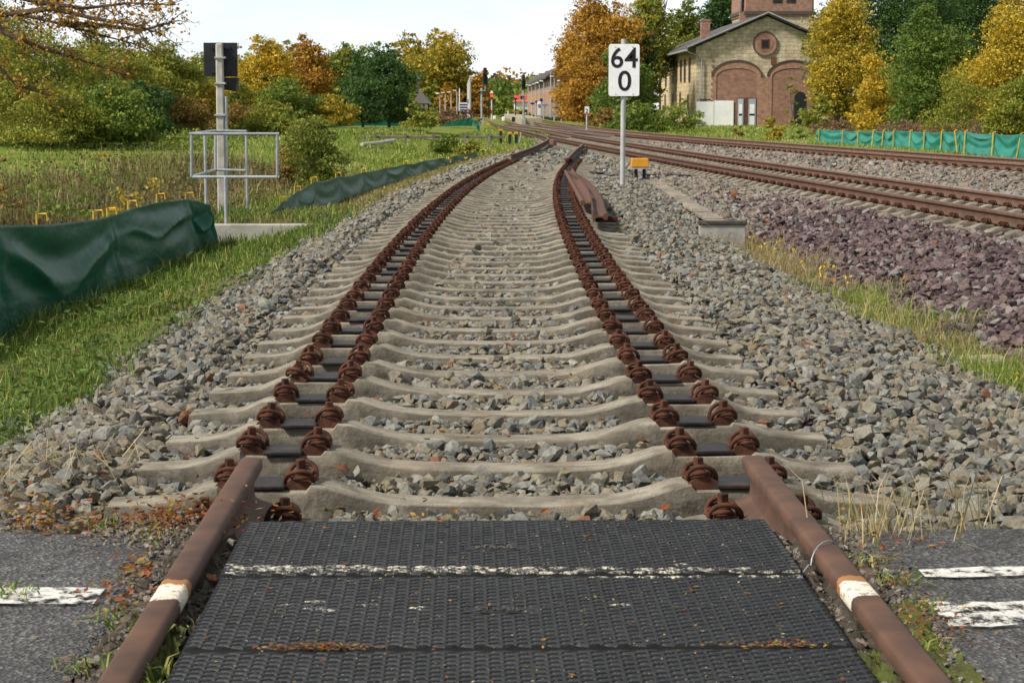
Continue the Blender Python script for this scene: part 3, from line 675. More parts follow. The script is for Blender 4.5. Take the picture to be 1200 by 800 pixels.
# ------------------------------------------------------------------ tarpaulin fences on yellow hooked stakes
def fence(pts, mat, label, stakes, swag=.05, nf=5, seed=1, drape=.0, hook=True, stake_front=False, nu=None, group=None, sagtop=.03, spans=None):
    """pts: (x, y, zbase, ztop); stakes: fractions along the run"""
    rs = random.Random(seed); P = np.array(pts, float); Ls = np.concatenate([[0], np.cumsum(np.hypot(np.diff(P[:, 0]), np.diff(P[:, 1])))]); Ls /= Ls[-1]
    nu = nu or 40*len(stakes); nv = 34
    us = np.linspace(0, 1, nu); st = sorted([0]+[s_[0] if isinstance(s_, tuple) else s_ for s_ in (spans or stakes)]+[1])
    root = empty('tarpaulin_fence', P[0, :3], label, 'fence', group)
    V = []; Fq = []
    ph = [rs.uniform(0, 6) for _ in range(len(st)+2)]; am = [rs.uniform(.6, 1.3) for _ in range(len(st)+2)]; kk = [rs.uniform(.35, 1.0) for _ in range(len(st)+2)]
    for u in us:
        x, y, zb, zt_ = (np.interp(u, Ls, P[:, k]) for k in range(4))
        u2 = min(u+.01, 1); u1 = max(u-.01, 0); dx = np.interp(u2, Ls, P[:, 0])-np.interp(u1, Ls, P[:, 0]); dy = np.interp(u2, Ls, P[:, 1])-np.interp(u1, Ls, P[:, 1])
        q = math.hypot(dx, dy); nx, ny = dy/q, -dx/q
        i = max(0, min(len(st)-2, int(np.searchsorted(st, u, side='right')-1))); l = (u-st[i])/max(st[i+1]-st[i], 1e-6)
        sag = 4*l*(1-l)
        for j in range(nv+1):
            w = j/nv                               # 0 base, 1 top
            z = zb+(zt_-sagtop*sag*am[i]-zb)*w
            f = w+kk[i]*sag*(.35+.5*(1-w))          # swags hang from stake to stake
            q1 = f*nf*3.9+ph[i]+.5*math.sin(u*37+ph[i]); rd = 1-2*abs(math.sin(q1*.5))**.75
            d = swag*am[i]*(.2+sag)*(rd*.7+.35*math.sin(f*nf*6.3+ph[i]*2+u*11))*math.sin(math.pi*min(.93, (1-w)*1.25+.05))
            d += swag*1.1*(1-sag)**4*math.cos((l if l < .5 else 1-l)*60+ph[i])*.5*math.sin(math.pi*w)
            d += drape*(1-w)**1.6+drape*.25*sag*math.sin(math.pi*w)
            V.append((x+nx*d, y+ny*d, z))
    n = nv+1
    for a in range(nu-1):
        for j in range(nv): Fq.append((a*n+j, (a+1)*n+j, (a+1)*n+j+1, a*n+j+1))
    c = MB().add(V, Fq).build('tarpaulin', mat, root, world=True, smooth=75)
    sf = c.modifiers.new('thickness', 'SOLIDIFY'); sf.thickness = .003
    for s_ in stakes:
        u, lean = s_ if isinstance(s_, tuple) else (s_, 0)
        x, y, zb, zt_ = (np.interp(u, Ls, P[:, k]) for k in range(4))
        u2 = min(u+.01, 1); u1 = max(u-.01, 0); dx = np.interp(u2, Ls, P[:, 0])-np.interp(u1, Ls, P[:, 0]); dy = np.interp(u2, Ls, P[:, 1])-np.interp(u1, Ls, P[:, 1])
        q = math.hypot(dx, dy); nx, ny = dy/q, -dx/q; o_ = (drape+.03) if stake_front else -.035
        top = zt_+(.07 if hook else .02); r = .009 if hook else .02
        if hook: pl = [(x+nx*o_, y+ny*o_, zt_-.16), (x+nx*o_+lean, y+ny*o_, top), (x+nx*o_+.09*abs(nx)+lean, y+ny*o_-.02, top+.005), (x+nx*o_+.1*abs(nx)+lean, y+ny*o_-.02, top-.06)]
        else: pl = [(x+nx*o_, y+ny*o_, zb-.05), (x+nx*o_+lean, y+ny*o_, top), (x+nx*o_+lean+.07, y+ny*o_, top+.015)]
        MB().tube(pl, r, 6).build('stake', 'yellow_plastic', root, world=True, smooth=40)
    return root
NF = [(-3.98, 11.5, -.66, .30), (-3.77, 15.5, -.66, .257), (-3.70, 17, -.66, .196), (-3.63, 19.4, -.66, .10), (-3.56, 20.7, -.64, .142), (-3.5, 22, -.62, .144), (-3.43, 24.3, -.58, .055), (-3.3, 24.75, -.56, -.05)]
fence(NF, 'tarp', 'dark green tarpaulin fence sagging in deep folds, left of the near sleepers', [.22, .40, .565, .61, .68, .79, .93], swag=.065, nf=2.6, seed=5, drape=.10, nu=420, sagtop=.02, spans=[.30, .61, .93])
yy = [27, 29, 32, 37.5, 45, 52, 60, 66]; zz_ = [-.30, -.16, -.053, -.135, -.20, -.26, -.33, -.36]
fence([(float(xc(y))-3.35, y, min(float(zg(float(xc(y))-3.35, y))-.02, z-.40), z+.04) for y, z in zip(yy, zz_)], 'tarp', 'dark green tarpaulin fence behind the grey cage, running on along the siding', [.03, .07, .12, .2, .3, .4, .5, .6, .7, .8, .9, .97], swag=.035, nf=2, seed=8, drape=.12, nu=420)
def rg(u, Y): x = gx(u, Y); return x, Y, float(zg(x, Y))
RP = []
for u, Y, hgt in ((958, 76, .58), (985, 73, .6), (1008, 70.5, .6), (1050, 66, .70), (1085, 63, .70), (1105, 61, .74), (1130, 58.5, .76), (1165, 55.5, .74), (1200, 53, .74), (1260, 49, .72)):
    x, y, z = rg(u, Y); RP.append((x, y, zat(168+19*(u-960)/240, Y)-.03, zat(168+19*(u-960)/240, Y)+hgt*.92))
us_ = [961, 989, 1007, 1024, 1036, 1049, 1068, 1085, 1105, 1126, 1133, 1166, 1195]
Pn = np.array(RP); px_ = np.array([549+2260*p[0]/p[1] for p in RP]); Ls = np.concatenate([[0], np.cumsum(np.hypot(np.diff(Pn[:, 0]), np.diff(Pn[:, 1])))]); Ls /= Ls[-1]
fence(RP, 'tarp_teal', 'bright teal tarpaulin fence with yellow stakes in front, by the right grass strip', [(float(np.interp(u, px_, Ls)), l) for u, l in zip(us_, (0, 0, 0, .06, .05, 0, .04, .01, .03, -.12, .03, .03, .12))], swag=.085, nf=2.4, seed=12, drape=.05, hook=False, stake_front=True, nu=460, sagtop=.04)
def farfence(us, tops, bots, Y, label, mat='tarp', st=(.1, .4, .7, .95)):
    pts = [(at(u, t, Y).x, Y+.02*i, at(u, b_, Y).z, at(u, t, Y).z) for i, (u, t, b_) in enumerate(zip(us, tops, bots))]
    return fence(pts, mat, label, list(st), swag=.04, nf=2, seed=int(us[0]), drape=.1, nu=90, sagtop=.02)
farfence((375, 420, 450, 480), (143, 138.5, 139, 143.5), (150, 147.5, 147.5, 148.5), 112, 'low dark green tarpaulin fence at the far end of the meadow, below the dark tree')
farfence((514, 530, 548, 553), (147, 142, 138.5, 138.5), (148.5, 148, 147.5, 148), 112, 'dark green tarpaulin fence rising to a pale torn end, by the far signal')
farfence((553, 558, 562), (139, 142, 146), (147, 149, 158), 108, 'torn teal and white tarpaulin end slumping down beside the grey far signal', 'tarp_teal')

# ------------------------------------------------------------------ concrete kerb wall, guard cage, crossing signal
o = MB().box((-2.78, 25.32, -.53), (1.66, .20, .40)).build('retaining_wall', 'concrete_pale', None, bevel=.012); props(o, 'low pale concrete wall holding up the grass below the grey cage', 'wall')
YF, YB = 25.45, 27.7
root = empty('guard_cage', (gx(275, YF), YF, -.34), 'open cage of grey galvanised tube standing round the concrete signal post', 'railing')
def pt(u, v, Y): return at(u, v, Y)
FL, FR = (224, YF), (325, YF); BL, BR = (252, YB), (288, YB)
def tb(nm, a, b_, r=.021): MB().tube([a, b_], r, 8).build(nm, 'galvanised', root, world=True, smooth=50)
tb('top_rail', pt(222, 157, YF), pt(327, 157, YF)); tb('top_rail', pt(223, 157, YF), pt(252, 153.5, YB)); tb('top_rail', pt(251, 153.5, YB), pt(289, 154, YB))
tb('lower_rail', pt(224, 207.5, YF), pt(327, 207.5, YF)); tb('lower_rail', pt(225, 207, YF), pt(253, 199, YB)); tb('lower_rail', pt(253, 199, YB), pt(288, 200, YB))
tb('upright', pt(224.5, 157, YF), pt(224.5, 207.5, YF)); tb('upright', pt(325, 157, YF), pt(325, 207.5, YF)); tb('upright', pt(252.5, 153.5, YB), pt(252.5, 199.5, YB))
g = lambda u, Y, v: Vector((gx(u, Y), Y, -.40))
for u, v0, Y in ((240, 155.5, 26.6), (288.5, 154, YB), (264, 207.5, YF-.06)):
    a = pt(u, v0, Y); tb('leg', a, Vector((a.x, a.y, -.42)))
YP = 29.7; base = at(260.5, 240, YP); tp = at(257.5, 51, YP)
root = empty('crossing_signal', (base.x, YP, base.z), 'square concrete post with a black board and hooded lamp seen from behind', 'signal post')
m_ = MB(); H = tp.z-base.z+.15
m_.box((0, 0, H/2-.15), (.135, .135, H), top=.80); m_.build('post', 'concrete_pale', root, bevel=.018)
def loc(u, v, dy=0): p = at(u, v, YP); return Vector((p.x-base.x, dy, p.z-base.z))
a, b_ = loc(238, 90), loc(277, 50); MB().box(((a.x+b_.x)/2, .11, (a.z+b_.z)/2), (b_.x-a.x, .03, b_.z-a.z)).build('backboard', 'black_metal', root, bevel=.006)
a, b_ = loc(262, 107), loc(278, 91); hd = MB().poly_y([(a.x, a.z+.02), (a.x, b_.z), (b_.x, b_.z), (b_.x-.035, a.z)], .06, .34).build('lamp_hood', 'black_metal', root, bevel=.008)
MB().tube([(a.x+.1, .36, (a.z+b_.z)/2), (a.x+.1, .33, (a.z+b_.z)/2)], .07, 14).build('lens', 'glass_dark', hd)
p1, p2 = loc(265, 113), loc(265.5, 243); MB().tube([(p1.x, -.02, p1.z), (p2.x, -.02, p2.z)], .024, 8).build('conduit', 'galvanised', root, smooth=50)
for v in (68, 98, 135): q = loc(258.5, v); MB().box((q.x, 0, q.z), (.165, .165, .03)).build('clamp', 'galvanised', root, bevel=.004)
for v in (56, 84): q = loc(258, v); MB().box((q.x, .085, q.z), (.30, .03, .035)).build('bracket', 'black_metal', root)

# ------------------------------------------------------------------ kilometre sign
YS = 33.0; b0 = at(729.5, 220, YS); root = empty('kilometre_sign', (b0.x, YS, b0.z), 'white plate reading 64 over 0 on a pale round post, largest sign', 'sign')
def ls(u, v, dy=0): p = at(u, v, YS); return Vector((p.x-b0.x, dy, p.z-b0.z))
t_ = ls(731, 46); MB().tube([(0, 0, -.2), (t_.x, 0, t_.z)], .043, 14).build('post', 'post_grey', root, smooth=40)
a, b_ = ls(712.8, 112.8), ls(749.2, 52); cx = (a.x+b_.x)/2
bm = bmesh.new(); w, h, r = (b_.x-a.x)/2, (b_.z-a.z)/2, .04
vs = []
for qx, qz, a0 in ((1, 1, 0), (-1, 1, 90), (-1, -1, 180), (1, -1, 270)):
    for k in range(5): vs.append((cx+qx*(w-r)+r*math.cos(R(a0+22.5*k)), (a.z+b_.z)/2+qz*(h-r)+r*math.sin(R(a0+22.5*k))))
bm.free(); MB().poly_y(vs, -.066, -.058).build('plate', 'sign_white', root)
def text(body, size, loc_, mat, parent, name, rx=90, off=0, sx=1.0, rz=0, ext=.001):
    cu = bpy.data.curves.new('t', 'FONT'); cu.body = body; cu.size = size; cu.align_x = 'CENTER'; cu.align_y = 'BOTTOM_BASELINE'; cu.extrude = ext; cu.offset = off; cu.resolution_u = 6
    ob = bpy.data.objects.new('t', cu); COL.objects.link(ob); bpy.context.view_layer.update()
    me = bpy.data.meshes.new_from_object(ob.evaluated_get(bpy.context.evaluated_depsgraph_get())); bpy.data.objects.remove(ob)
    me.materials.clear(); me.materials.append(MATS[mat]); t = link(bpy.data.objects.new(name, me), parent)
    t.location = loc_; t.rotation_euler = (R(rx), 0, R(rz)); t.scale = (sx, 1, 1); return t
pxm = YS/F
q = ls(731, 79.3); text('6', .475, (q.x-.122, -.069, q.z), 'ink_black', root, 'numeral', off=.005, sx=.98); text('4', .475, (q.x+.122, -.069, q.z), 'ink_black', root, 'numeral', off=.005, sx=.98)
q = ls(731.5, 106.2); text('0', .475, (q.x, -.069, q.z), 'ink_black', root, 'numeral', off=.005, sx=1.02)
for u in (721, 741):
    for v in (55.5, 110.5):
        q = ls(u, v); MB().tube([(q.x, -.072, q.z), (q.x, -.064, q.z)], .010, 8).build('screw', 'post_grey', root)
YS2 = 105.; b0 = at(687.5, 148.5, YS2); root = empty('kilometre_sign', (b0.x, YS2, b0.z), 'small far white number plate on a thin post under the orange trees', 'sign')
def l2(u, v): p = at(u, v, YS2); return Vector((p.x-b0.x, 0, p.z-b0.z))
MB().tube([(0, 0, -.2), (0, 0, l2(687, 124.5).z)], .04, 8).build('post', 'post_grey', root)
a, b_ = l2(685, 133), l2(690.3, 125); MB().box(((a.x+b_.x)/2, -.06, (a.z+b_.z)/2), (b_.x-a.x, .02, b_.z-a.z)).build('plate', 'sign_white', root)
q = l2(687.6, 132.3); text('2', .30, (q.x, -.074, q.z), 'ink_black', root, 'numeral', off=.006)

# ------------------------------------------------------------------ trackside odds and ends on the right
YO = 38.; b0 = at(749.5, 204, YO); root = empty('trackside_box', (b0.x, YO, float(zg(b0.x, YO))-.02), 'orange covered cable box on a short dark stand by the white sign', 'cable box')
z0 = root.location.z; a, b_ = at(739, 196, YO), at(760, 185.5, YO)
hz = (a.z+b_.z)/2-z0; MB().box((0, 0, hz), (b_.x-a.x, .28, b_.z-a.z), top=.93).build('cover', 'orange_box', root, bevel=.012)
MB().box((0, 0, a.z-z0-.018), (.36, .26, .03)).build('base_plate', 'galvanised', root)
for x in (-.07, .09): MB().tube([(x, 0, -.05), (x, 0, a.z-z0-.02)], .035, 8).build('leg', 'black_metal', root)
def gcable(name, uvY, lab, r=.02, mat='black_metal'):
    pts = []
    for u, Y in uvY: x = gx(u, Y); pts.append((x, Y, float(zg(x, Y))+.05+random.uniform(-.01, .03)))
    props(MB().tube(pts, r, 6).build(name, mat, None, smooth=60), lab, 'cable')
gcable('cable', [(758, 39), (772, 39.3), (785, 39.3), (798, 38.6), (809, 38)], 'black cable from the orange box to the main line rail', .022)
gcable('cable', [(692, 39), (700, 38.2), (708, 38.4), (716, 37.4), (724, 38), (735, 38.6), (742, 38)], 'black cable lying loose on the stones left of the orange box', .022)
root = empty('culvert_head', (gx(848, 22.5), 22.5, -.375), 'small concrete end wall with a dark cap above the weeds', 'culvert')
MB().box((0, 0, .0), (.54, .12, .41)).build('wall', 'concrete_pale', root, bevel=.008); MB().box((0, -.005, .225), (.57, .15, .045)).build('cap', 'concrete_dark', root, bevel=.008)
root = empty('cable_trough', (gx(848, 24), 24, -.30), 'narrow strip of concrete trough lids leading away from the small end wall', 'cable trough')
pp = [at(u, v, 1) for u, v in ()]
prev = None; tr = [(848, 22.9, -.225), (838, 24.6, -.22), (812, 28, -.22), (790, 31.8, -.21), (778, 34.5, -.21), (768, 37, -.22)]
for k in range(26):
    q0 = 22.75+k*.56; u = np.interp(q0+.27, [t[1] for t in tr], [t[0] for t in tr]); z = np.interp(q0, [t[1] for t in tr], [t[2] for t in tr])
    x = gx(u, q0+.27); u2 = np.interp(q0+.8, [t[1] for t in tr], [t[0] for t in tr]); dx = gx(u2, q0+.8)-x
    MB().box((x, q0+.27, z+random.uniform(-.012, .008)-.02), (.23, .545, .05), rz=-math.atan2(dx, .53)+random.uniform(-.02, .02)).build('lid', 'concrete', root, bevel=.006, world=True)
x = gx(1160, 12.2); o = MB().box((x, 12.2, float(zg(x, 12.2))+.05), (.3, .16, .10), rz=.3).build('stone_block', 'platform_stone', None, bevel=.03); props(o, 'pale squared stone half sunk in the weeds at the right edge', 'stone')
x = gx(862, 30.5); o = MB().tube([(x-.05, 30.5, float(zg(x, 30.5))+.05), (x+.05, 30.5, float(zg(x, 30.5))+.08)], .07, 10).build('iron_lump', 'rust_bright', None, bevel=.01); props(o, 'small rusty iron cap lying on the brown stones below the main line', 'iron scrap')
# wire tied round the right rail stub
P_ = [(.1+.753+.04*math.cos(a)*1.2, 4.45+.012*k, .105+.062*math.sin(a)) for k, a in enumerate(np.linspace(2.9, -.2, 12))]
P_ = [(.1+.753-.10, 4.36, .10), (.1+.753-.06, 4.40, .135)]+P_
props(MB().tube(P_, .0022, 5).build('wire', 'galvanised', None), 'thin grey wire looped over the right rail stub', 'wire')
# low concrete beam bridging the stream on the left
YB_ = 78.; a, b_ = at(420, 158.5, YB_), at(592, 160, YB_)
root = empty('beam_bridge', (a.x, YB_, -.1), 'long low grey beam on short posts bridging the stream left of the siding', 'beam')
MB().box(((a.x+b_.x)/2, YB_, (a.z+b_.z)/2-.05), (b_.x-a.x, .35, .10), ry=.0).build('beam', 'wood_grey', root, world=True, bevel=.01)
for u in (440, 475, 508, 545, 573):
    x = gx(u, YB_); MB().box((x, YB_-.19, a.z-.22), (.09, .09, .62)).build('post', 'wood_grey', root, world=True)
Y_ = 70; a = at(425, 168, Y_); o = MB().tube([at(424, 169.5, Y_), at(440, 168, 72), at(462, 164.5, 75)], .07, 6).build('stone_kerb', 'concrete_pale', None); props(o, 'grey stone kerb curving along the edge of the far meadow', 'kerb')
# ------------------------------------------------------------------ foliage
def leafcloud(C, size, flat=.0, aspect=.62):
    """one four-cornered leaf at each centre; C (n,3), size (n,)"""
    n = len(C); Rm = rotmats(n)
    q = np.array([[-1, 0, 0], [0, -aspect, .12], [1, 0, 0], [0, aspect, .12]])
    V = np.einsum('nij,vj->nvi', Rm, q)
    if flat: V[..., 2] *= 1-flat
    V = V*size[:, None, None]+C[:, None, :]
    return V.reshape(-1, 3), np.arange(n*4).reshape(n, 4)
def crown_points(lobes, n, rs, clump=.16, shell=.55, per=26):
    """leaf centres gathered in clumps through a set of ellipsoid lobes"""
    vol = np.array([l[3]*l[4]*l[5] for l in lobes])**.72; pk = rs.choice(len(lobes), size=max(6, n//per), p=vol/vol.sum())
    Lb = np.array(lobes)[pk]
    d = rs.normal(size=(len(pk), 3)); d /= np.linalg.norm(d, axis=1)[:, None]
    r = rs.uniform(0, 1, len(pk))**(1/3)*(1-shell)+shell*rs.uniform(.72, 1.06, len(pk)); r = np.clip(r, 0, 1.08)
    cc = Lb[:, :3]+d*Lb[:, 3:6]*r[:, None]
    k = rs.choice(len(cc), n); R0 = Lb[:, 3:6].mean(1)*clump+.02
    sp_ = rs.normal(size=(n, 3))*np.array([1.1, 1.1, .5])*R0[k][:, None]*(.6+.8*rs.uniform(size=len(cc)))[k][:, None]
    ct = rs.uniform(0, 1, len(cc))
    return cc[k]+sp_, ct[k], cc
def tree(kind, u, Y, vtop, wpx, label, mat, vbase=None, n=None, seed=0, trunk=.28, lobes=9, cat='tree', group=None, leafpx=4.6, shape='round', bark='bark', x=None, gap=1.0, tintpow=1.0, sparse=1.0):
    rs = np.random.default_rng(seed*7+int(u*3+Y)); X = gx(u, Y) if x is None else x
    zb = float(zg(X, Y)) if vbase is None else at(u, vbase, Y).z
    H = at(u, vtop, Y).z-zb; W = wpx*Y/F
    root = empty(kind, (X, Y, zb), label, cat, group)
    hpx = H*F/Y; n = int((n or min(60000, max(2000, 2.8*wpx*hpx)))*sparse); W *= 1.2; lobes = int(lobes*1.5); leafpx *= .74
    lo = trunk; lob = []
    for i in range(lobes):
        f = (i+.5)/lobes; a = rs.uniform(0, 6.28)
        wf = {'round': math.sin(math.pi*(.22+.70*f))**.8, 'cone': 1.08-f*.85, 'column': .8+.3*math.sin(math.pi*f), 'top': .45+.75*f*(1.25-f)*2}[shape]
        rr = W/2*wf; o_ = rr*rs.uniform(.25, .62)
        lob.append((math.cos(a)*o_, math.sin(a)*o_, H*(lo+(1-lo)*(.06+.84*f)), rr*rs.uniform(.42, .66), rr*rs.uniform(.42, .66), H*(1-lo)*rs.uniform(.13, .22)))
    if trunk < .03:
        for i in range(5):
            a = rs.uniform(0, 6.28); lob.append((math.cos(a)*W*.24, math.sin(a)*W*.24, H*.10, W*.24, W*.24, H*.13))
    P_, t, cc = crown_points(lob, n, rs, clump=.17*gap)
    P_ = P_[(P_[:, 2] > .02)]; t = t[:len(P_)]
    size = leafpx*Y/F*.5*np.clip(rs.lognormal(-.25, .38, len(P_)), .3, 1.7)
    V, Fq = leafcloud(P_, size)
    big = .5+.5*np.sin(P_[:, 0]*5/W+seed)*np.sin(P_[:, 2]*6/H+seed*2)*np.cos(P_[:, 1]*5/W); tint = np.clip((.50*t+.24*big+.26*rs.uniform(size=len(P_)))**tintpow, 0, 1)
    fast('crown', V, Fq, mat, np.repeat(tint, 4), root)
    mb = MB(); r0 = max(.03, H*.018) if trunk >= .03 else max(.010, H*.010); th = H*(lo+(1-lo)*.72)
    pts = [(rs.normal()*r0*.8*k, rs.normal()*r0*.8*k, -.2+(th+.2)*k/5) for k in range(6)]
    mb.tube(pts, [r0*(1.25-.19*k) for k in range(6)], 7)
    for c in cc[rs.choice(len(cc), min(len(cc), 14 if trunk > .05 else 9), replace=False)]:
        k = rs.uniform(.25, .85); s0 = Vector(pts[0]).lerp(Vector(pts[-1]), k); c = Vector(c)
        if c.z < s0.z*.7: s0 = Vector(pts[0]).lerp(Vector(pts[-1]), .15)
        mid = s0.lerp(c, .5)+Vector((rs.normal()*.05*H*.3, rs.normal()*.05*H*.3, H*.02)); mb.tube([s0, mid, c], [r0*.5*(1-k*.5), r0*.3, r0*.08], 5)
    mb.build('trunk', bark, root, smooth=60)
    return root
def shrub(kind, u, Y, vtop, wpx, label, mat, vbase=None, **kw):
    kw.setdefault('trunk', .0); kw.setdefault('lobes', 7); kw.setdefault('cat', 'shrub')
    return tree(kind, u, Y, vtop, wpx, label, mat, vbase, **kw)
# left thicket
tree('autumn_tree', 30, 60, 22, 175, 'olive yellow tree at the far left, behind the bare overhanging branches', 'lf_olive', 166, seed=1, trunk=.02, lobes=13, leafpx=4.2)
tree('autumn_tree', -25, 64, -20, 150, 'tall olive tree at the left edge, rising out of the picture', 'lf_olive', 166, seed=2, trunk=.1, lobes=12, leafpx=4.2)
shrub('leafy_bush', 122, 57, 92, 112, 'dark green broad-leaved bush at the left meadow edge, left of the signal post', 'lf_green', 167, seed=3, leafpx=5.5)
shrub('leafy_bush', 60, 56, 100, 110, 'olive bush at the left meadow edge in front of the tall olive tree', 'lf_olive', 167, seed=33, leafpx=4.5)
tree('autumn_tree', 120, 72, 36, 110, 'thin yellow-brown tree behind the dark green bush on the left', 'lf_olive', 160, seed=4, trunk=.05, lobes=11, sparse=.8)
shrub('red_shrub', 140, 62, 78, 34, 'dark red shrub glowing behind the green bush on the left', 'lf_red', 130, seed=5, leafpx=4, n=700)
tree('autumn_tree', 180, 76, 48, 105, 'olive and green tree just left of the black signal board', 'lf_olive', 156, seed=6, trunk=.03, lobes=11)
shrub('leafy_bush', 170, 70, 95, 80, 'dark green thicket below the olive and green tree left of the signal post', 'lf_dark', 157, seed=7)
tree('autumn_tree', 226, 82, 66, 80, 'olive-brown tree directly behind the concrete signal post', 'lf_olive', 152, seed=8, trunk=.03)
shrub('leafy_bush', 205, 74, 108, 70, 'mixed yellow-brown undergrowth bush left of the signal post', 'lf_brown', 158, seed=34)
shrub('golden_bush', 243, 78, 90, 40, 'small golden bush peeping out beside the signal post', 'lf_yellow', 140, seed=9)
tree('autumn_tree', 306, 112, 43, 76, 'bright orange-gold tree right of the black signal board', 'lf_yellow', 140, seed=10, trunk=.1, tintpow=.8)
tree('autumn_tree', 362, 116, 45, 66, 'loose orange tree, second right of the signal board', 'lf_orange', 140, seed=11, trunk=.1, sparse=.8)
tree('autumn_tree', 262, 118, 55, 60, 'muted yellow-green tree between the signal board and the orange-gold tree', 'lf_green', 140, seed=35, trunk=.05)
shrub('leafy_bush', 275, 92, 94, 80, 'olive green bush below the orange-gold tree', 'lf_olive', 152, seed=12)
shrub('leafy_bush', 335, 88, 88, 90, 'green bush below the reddish orange tree', 'lf_green', 153, seed=13)
shrub('leafy_bush', 262, 86, 118, 75, 'dry brown bush low behind the grey cage', 'lf_brown', 156, seed=14)
shrub('leafy_bush', 305, 84, 116, 85, 'yellow-green tangled bush low behind the right side of the cage', 'lf_olive', 158, seed=15)
tree('green_tree', 405, 135, 52, 62, 'yellow-green tree standing behind and left of the dark green tree', 'lf_olive', 140, seed=16, trunk=.1, tintpow=1.3)
tree('green_tree', 380, 128, 66, 50, 'yellowish green tree behind the reddish orange one', 'lf_green', 140, seed=36, trunk=.1)
shrub('leafy_bush', 392, 88, 106, 52, 'green bush with golden tips at the meadow edge left of the dark tree', 'lf_yellow', 147, seed=17, tintpow=1.5)
tree('dark_tree', 456, 97, 54, 76, 'dense dark green rounded tree at the end of the meadow', 'lf_dark', 145, seed=18, trunk=.05, lobes=13, shape='round')
tree('dark_tree', 425, 108, 64, 62, 'second dark green tree, half hidden behind the dense round one', 'lf_dark', 145, seed=19, trunk=.05)
tree('golden_tree', 520, 232, 36, 84, 'big golden round-topped tree, rightmost on the left side of the tracks', 'lf_yellow', 138, seed=20, trunk=.06, lobes=17, tintpow=1.9)
tree('golden_tree', 488, 240, 42, 84, 'big yellow-green tree rising behind the dense dark one', 'lf_yellow', 138, seed=21, trunk=.1, lobes=13, tintpow=2.0)
tree('golden_tree', 500, 236, 62, 84, 'green lower tree under the big golden crown', 'lf_green', 138, seed=37, trunk=.02, lobes=10)
tree('autumn_tree', 563, 228, 76, 30, 'thin half-bare yellow tree right of the big golden crown', 'lf_orange', 138, seed=22, trunk=.1, sparse=.45)
tree('autumn_tree', 526, 222, 98, 34, 'small orange tree behind the row of platform lamps', 'lf_orange', 138, seed=23, trunk=.05)
tree('autumn_tree', 506, 224, 96, 26, 'small bright green tree left of the small orange one', 'lf_olive', 138, seed=38, trunk=.05)
shrub('leafy_bush', 492, 88, 120, 40, 'yellow-green bush on the stream bank in front of the half-timbered hut', 'lf_olive', 149, seed=24)
shrub('leafy_bush', 560, 225, 112, 22, 'orange bush behind the grey far signal', 'lf_orange', 138, seed=25)
for u, w, v, lab in ((522, 46, 127, 'dry brown heath shrub left of the lamps'), (545, 40, 129, 'dry brown heath shrub just left of the grey far signal'), (440, 60, 136, 'dry pinkish brush below the dark tree')):
    shrub('dry_shrub', u, 120, v, w, lab, 'heather_dry', 146, seed=int(u), leafpx=3.2)
shrub('leafy_bush', 362, 41, 128, 78, 'brown-green bush right of the grey cage, nearest large bush on the left', 'lf_olive', 219, seed=26, leafpx=5.0, tintpow=2.0, n=11000)
shrub('leafy_bush', 344, 44, 150, 50, 'orange-brown bush tucked behind the brown-green one by the cage', 'lf_brown', 218, seed=27, leafpx=5)
shrub('leafy_bush', 525, 74, 154, 40, 'green bush growing in the stream bed below the grey beam', 'lf_green', 186, seed=28)
shrub('leafy_bush', 550, 72, 164, 36, 'small green bush in the stream bed near the siding', 'lf_olive', 186, seed=29)
for u, Y, v, w, lab, mt in ((150, 92, 58, 90, 'brown-green tree filling the gap left of the signal post, farther back', 'lf_olive'), (195, 98, 62, 80, 'green-brown tree behind the signal post row, farther back', 'lf_green'), (285, 130, 56, 80, 'ochre tree farther back behind the orange-gold one', 'lf_olive'), (335, 135, 54, 80, 'yellow-green tree farther back between the two orange trees', 'lf_olive'), (395, 142, 58, 90, 'green-gold tree farther back at the middle of the left tree line', 'lf_olive'), (440, 150, 52, 80, 'green tree farther back behind the two dark ones', 'lf_green')):
    tree('autumn_tree', u, Y, v, w, lab, mt, 142, seed=int(u)+3, trunk=.0, lobes=12)
# right side
tree('golden_tree', 703, 150, -12, 100, 'great golden-orange tree left of the white 64 sign', 'lf_orange', 141, seed=40, trunk=.08, lobes=15, tintpow=.75)
tree('golden_tree', 672, 158, 34, 52, 'golden-orange tree hanging over the brick station', 'lf_orange', 140, seed=41, trunk=.05, lobes=10, tintpow=.8)
tree('golden_tree', 690, 128, 62, 66, 'lower golden tree at the foot of the great golden-orange one', 'lf_orange', 143, seed=42, trunk=.02, lobes=9, tintpow=.9)
tree('dark_tree', 727, 122, 46, 62, 'dark green tree directly behind the white 64 sign', 'lf_green', 146, seed=43, trunk=.02, lobes=11, tintpow=1.3)
tree('dark_tree', 752, 150, 22, 40, 'dark green tree between the 64 sign and the stone shed', 'lf_dark', 144, seed=44, trunk=.03)
tree('golden_tree', 752, 165, -18, 70, 'tall thin golden tree behind the 64 sign, half bare at its top', 'lf_olive', 140, seed=45, trunk=.15, sparse=.8)
shrub('leafy_bush', 742, 108, 118, 60, 'green undergrowth bush right of the small far number plate', 'lf_green', 152, seed=46)
shrub('leafy_bush', 708, 116, 126, 46, 'dry brown undergrowth behind the small far number plate', 'lf_brown', 148, seed=47)
tree('green_tree', 800, 205, 4, 66, 'green tree behind the left chimney of the stone shed', 'lf_olive', 130, seed=48, trunk=.05, tintpow=1.4)
tree('dark_tree', 842, 215, -20, 80, 'dark green tall tree behind the stone shed, left of its tower', 'lf_dark', 130, seed=49, trunk=.05, lobes=11)
shrub('leafy_bush', 797, 108, 116, 52, 'pale green bush at the left corner of the stone shed', 'lf_green', 160, seed=50, tintpow=.65, leafpx=3.6)
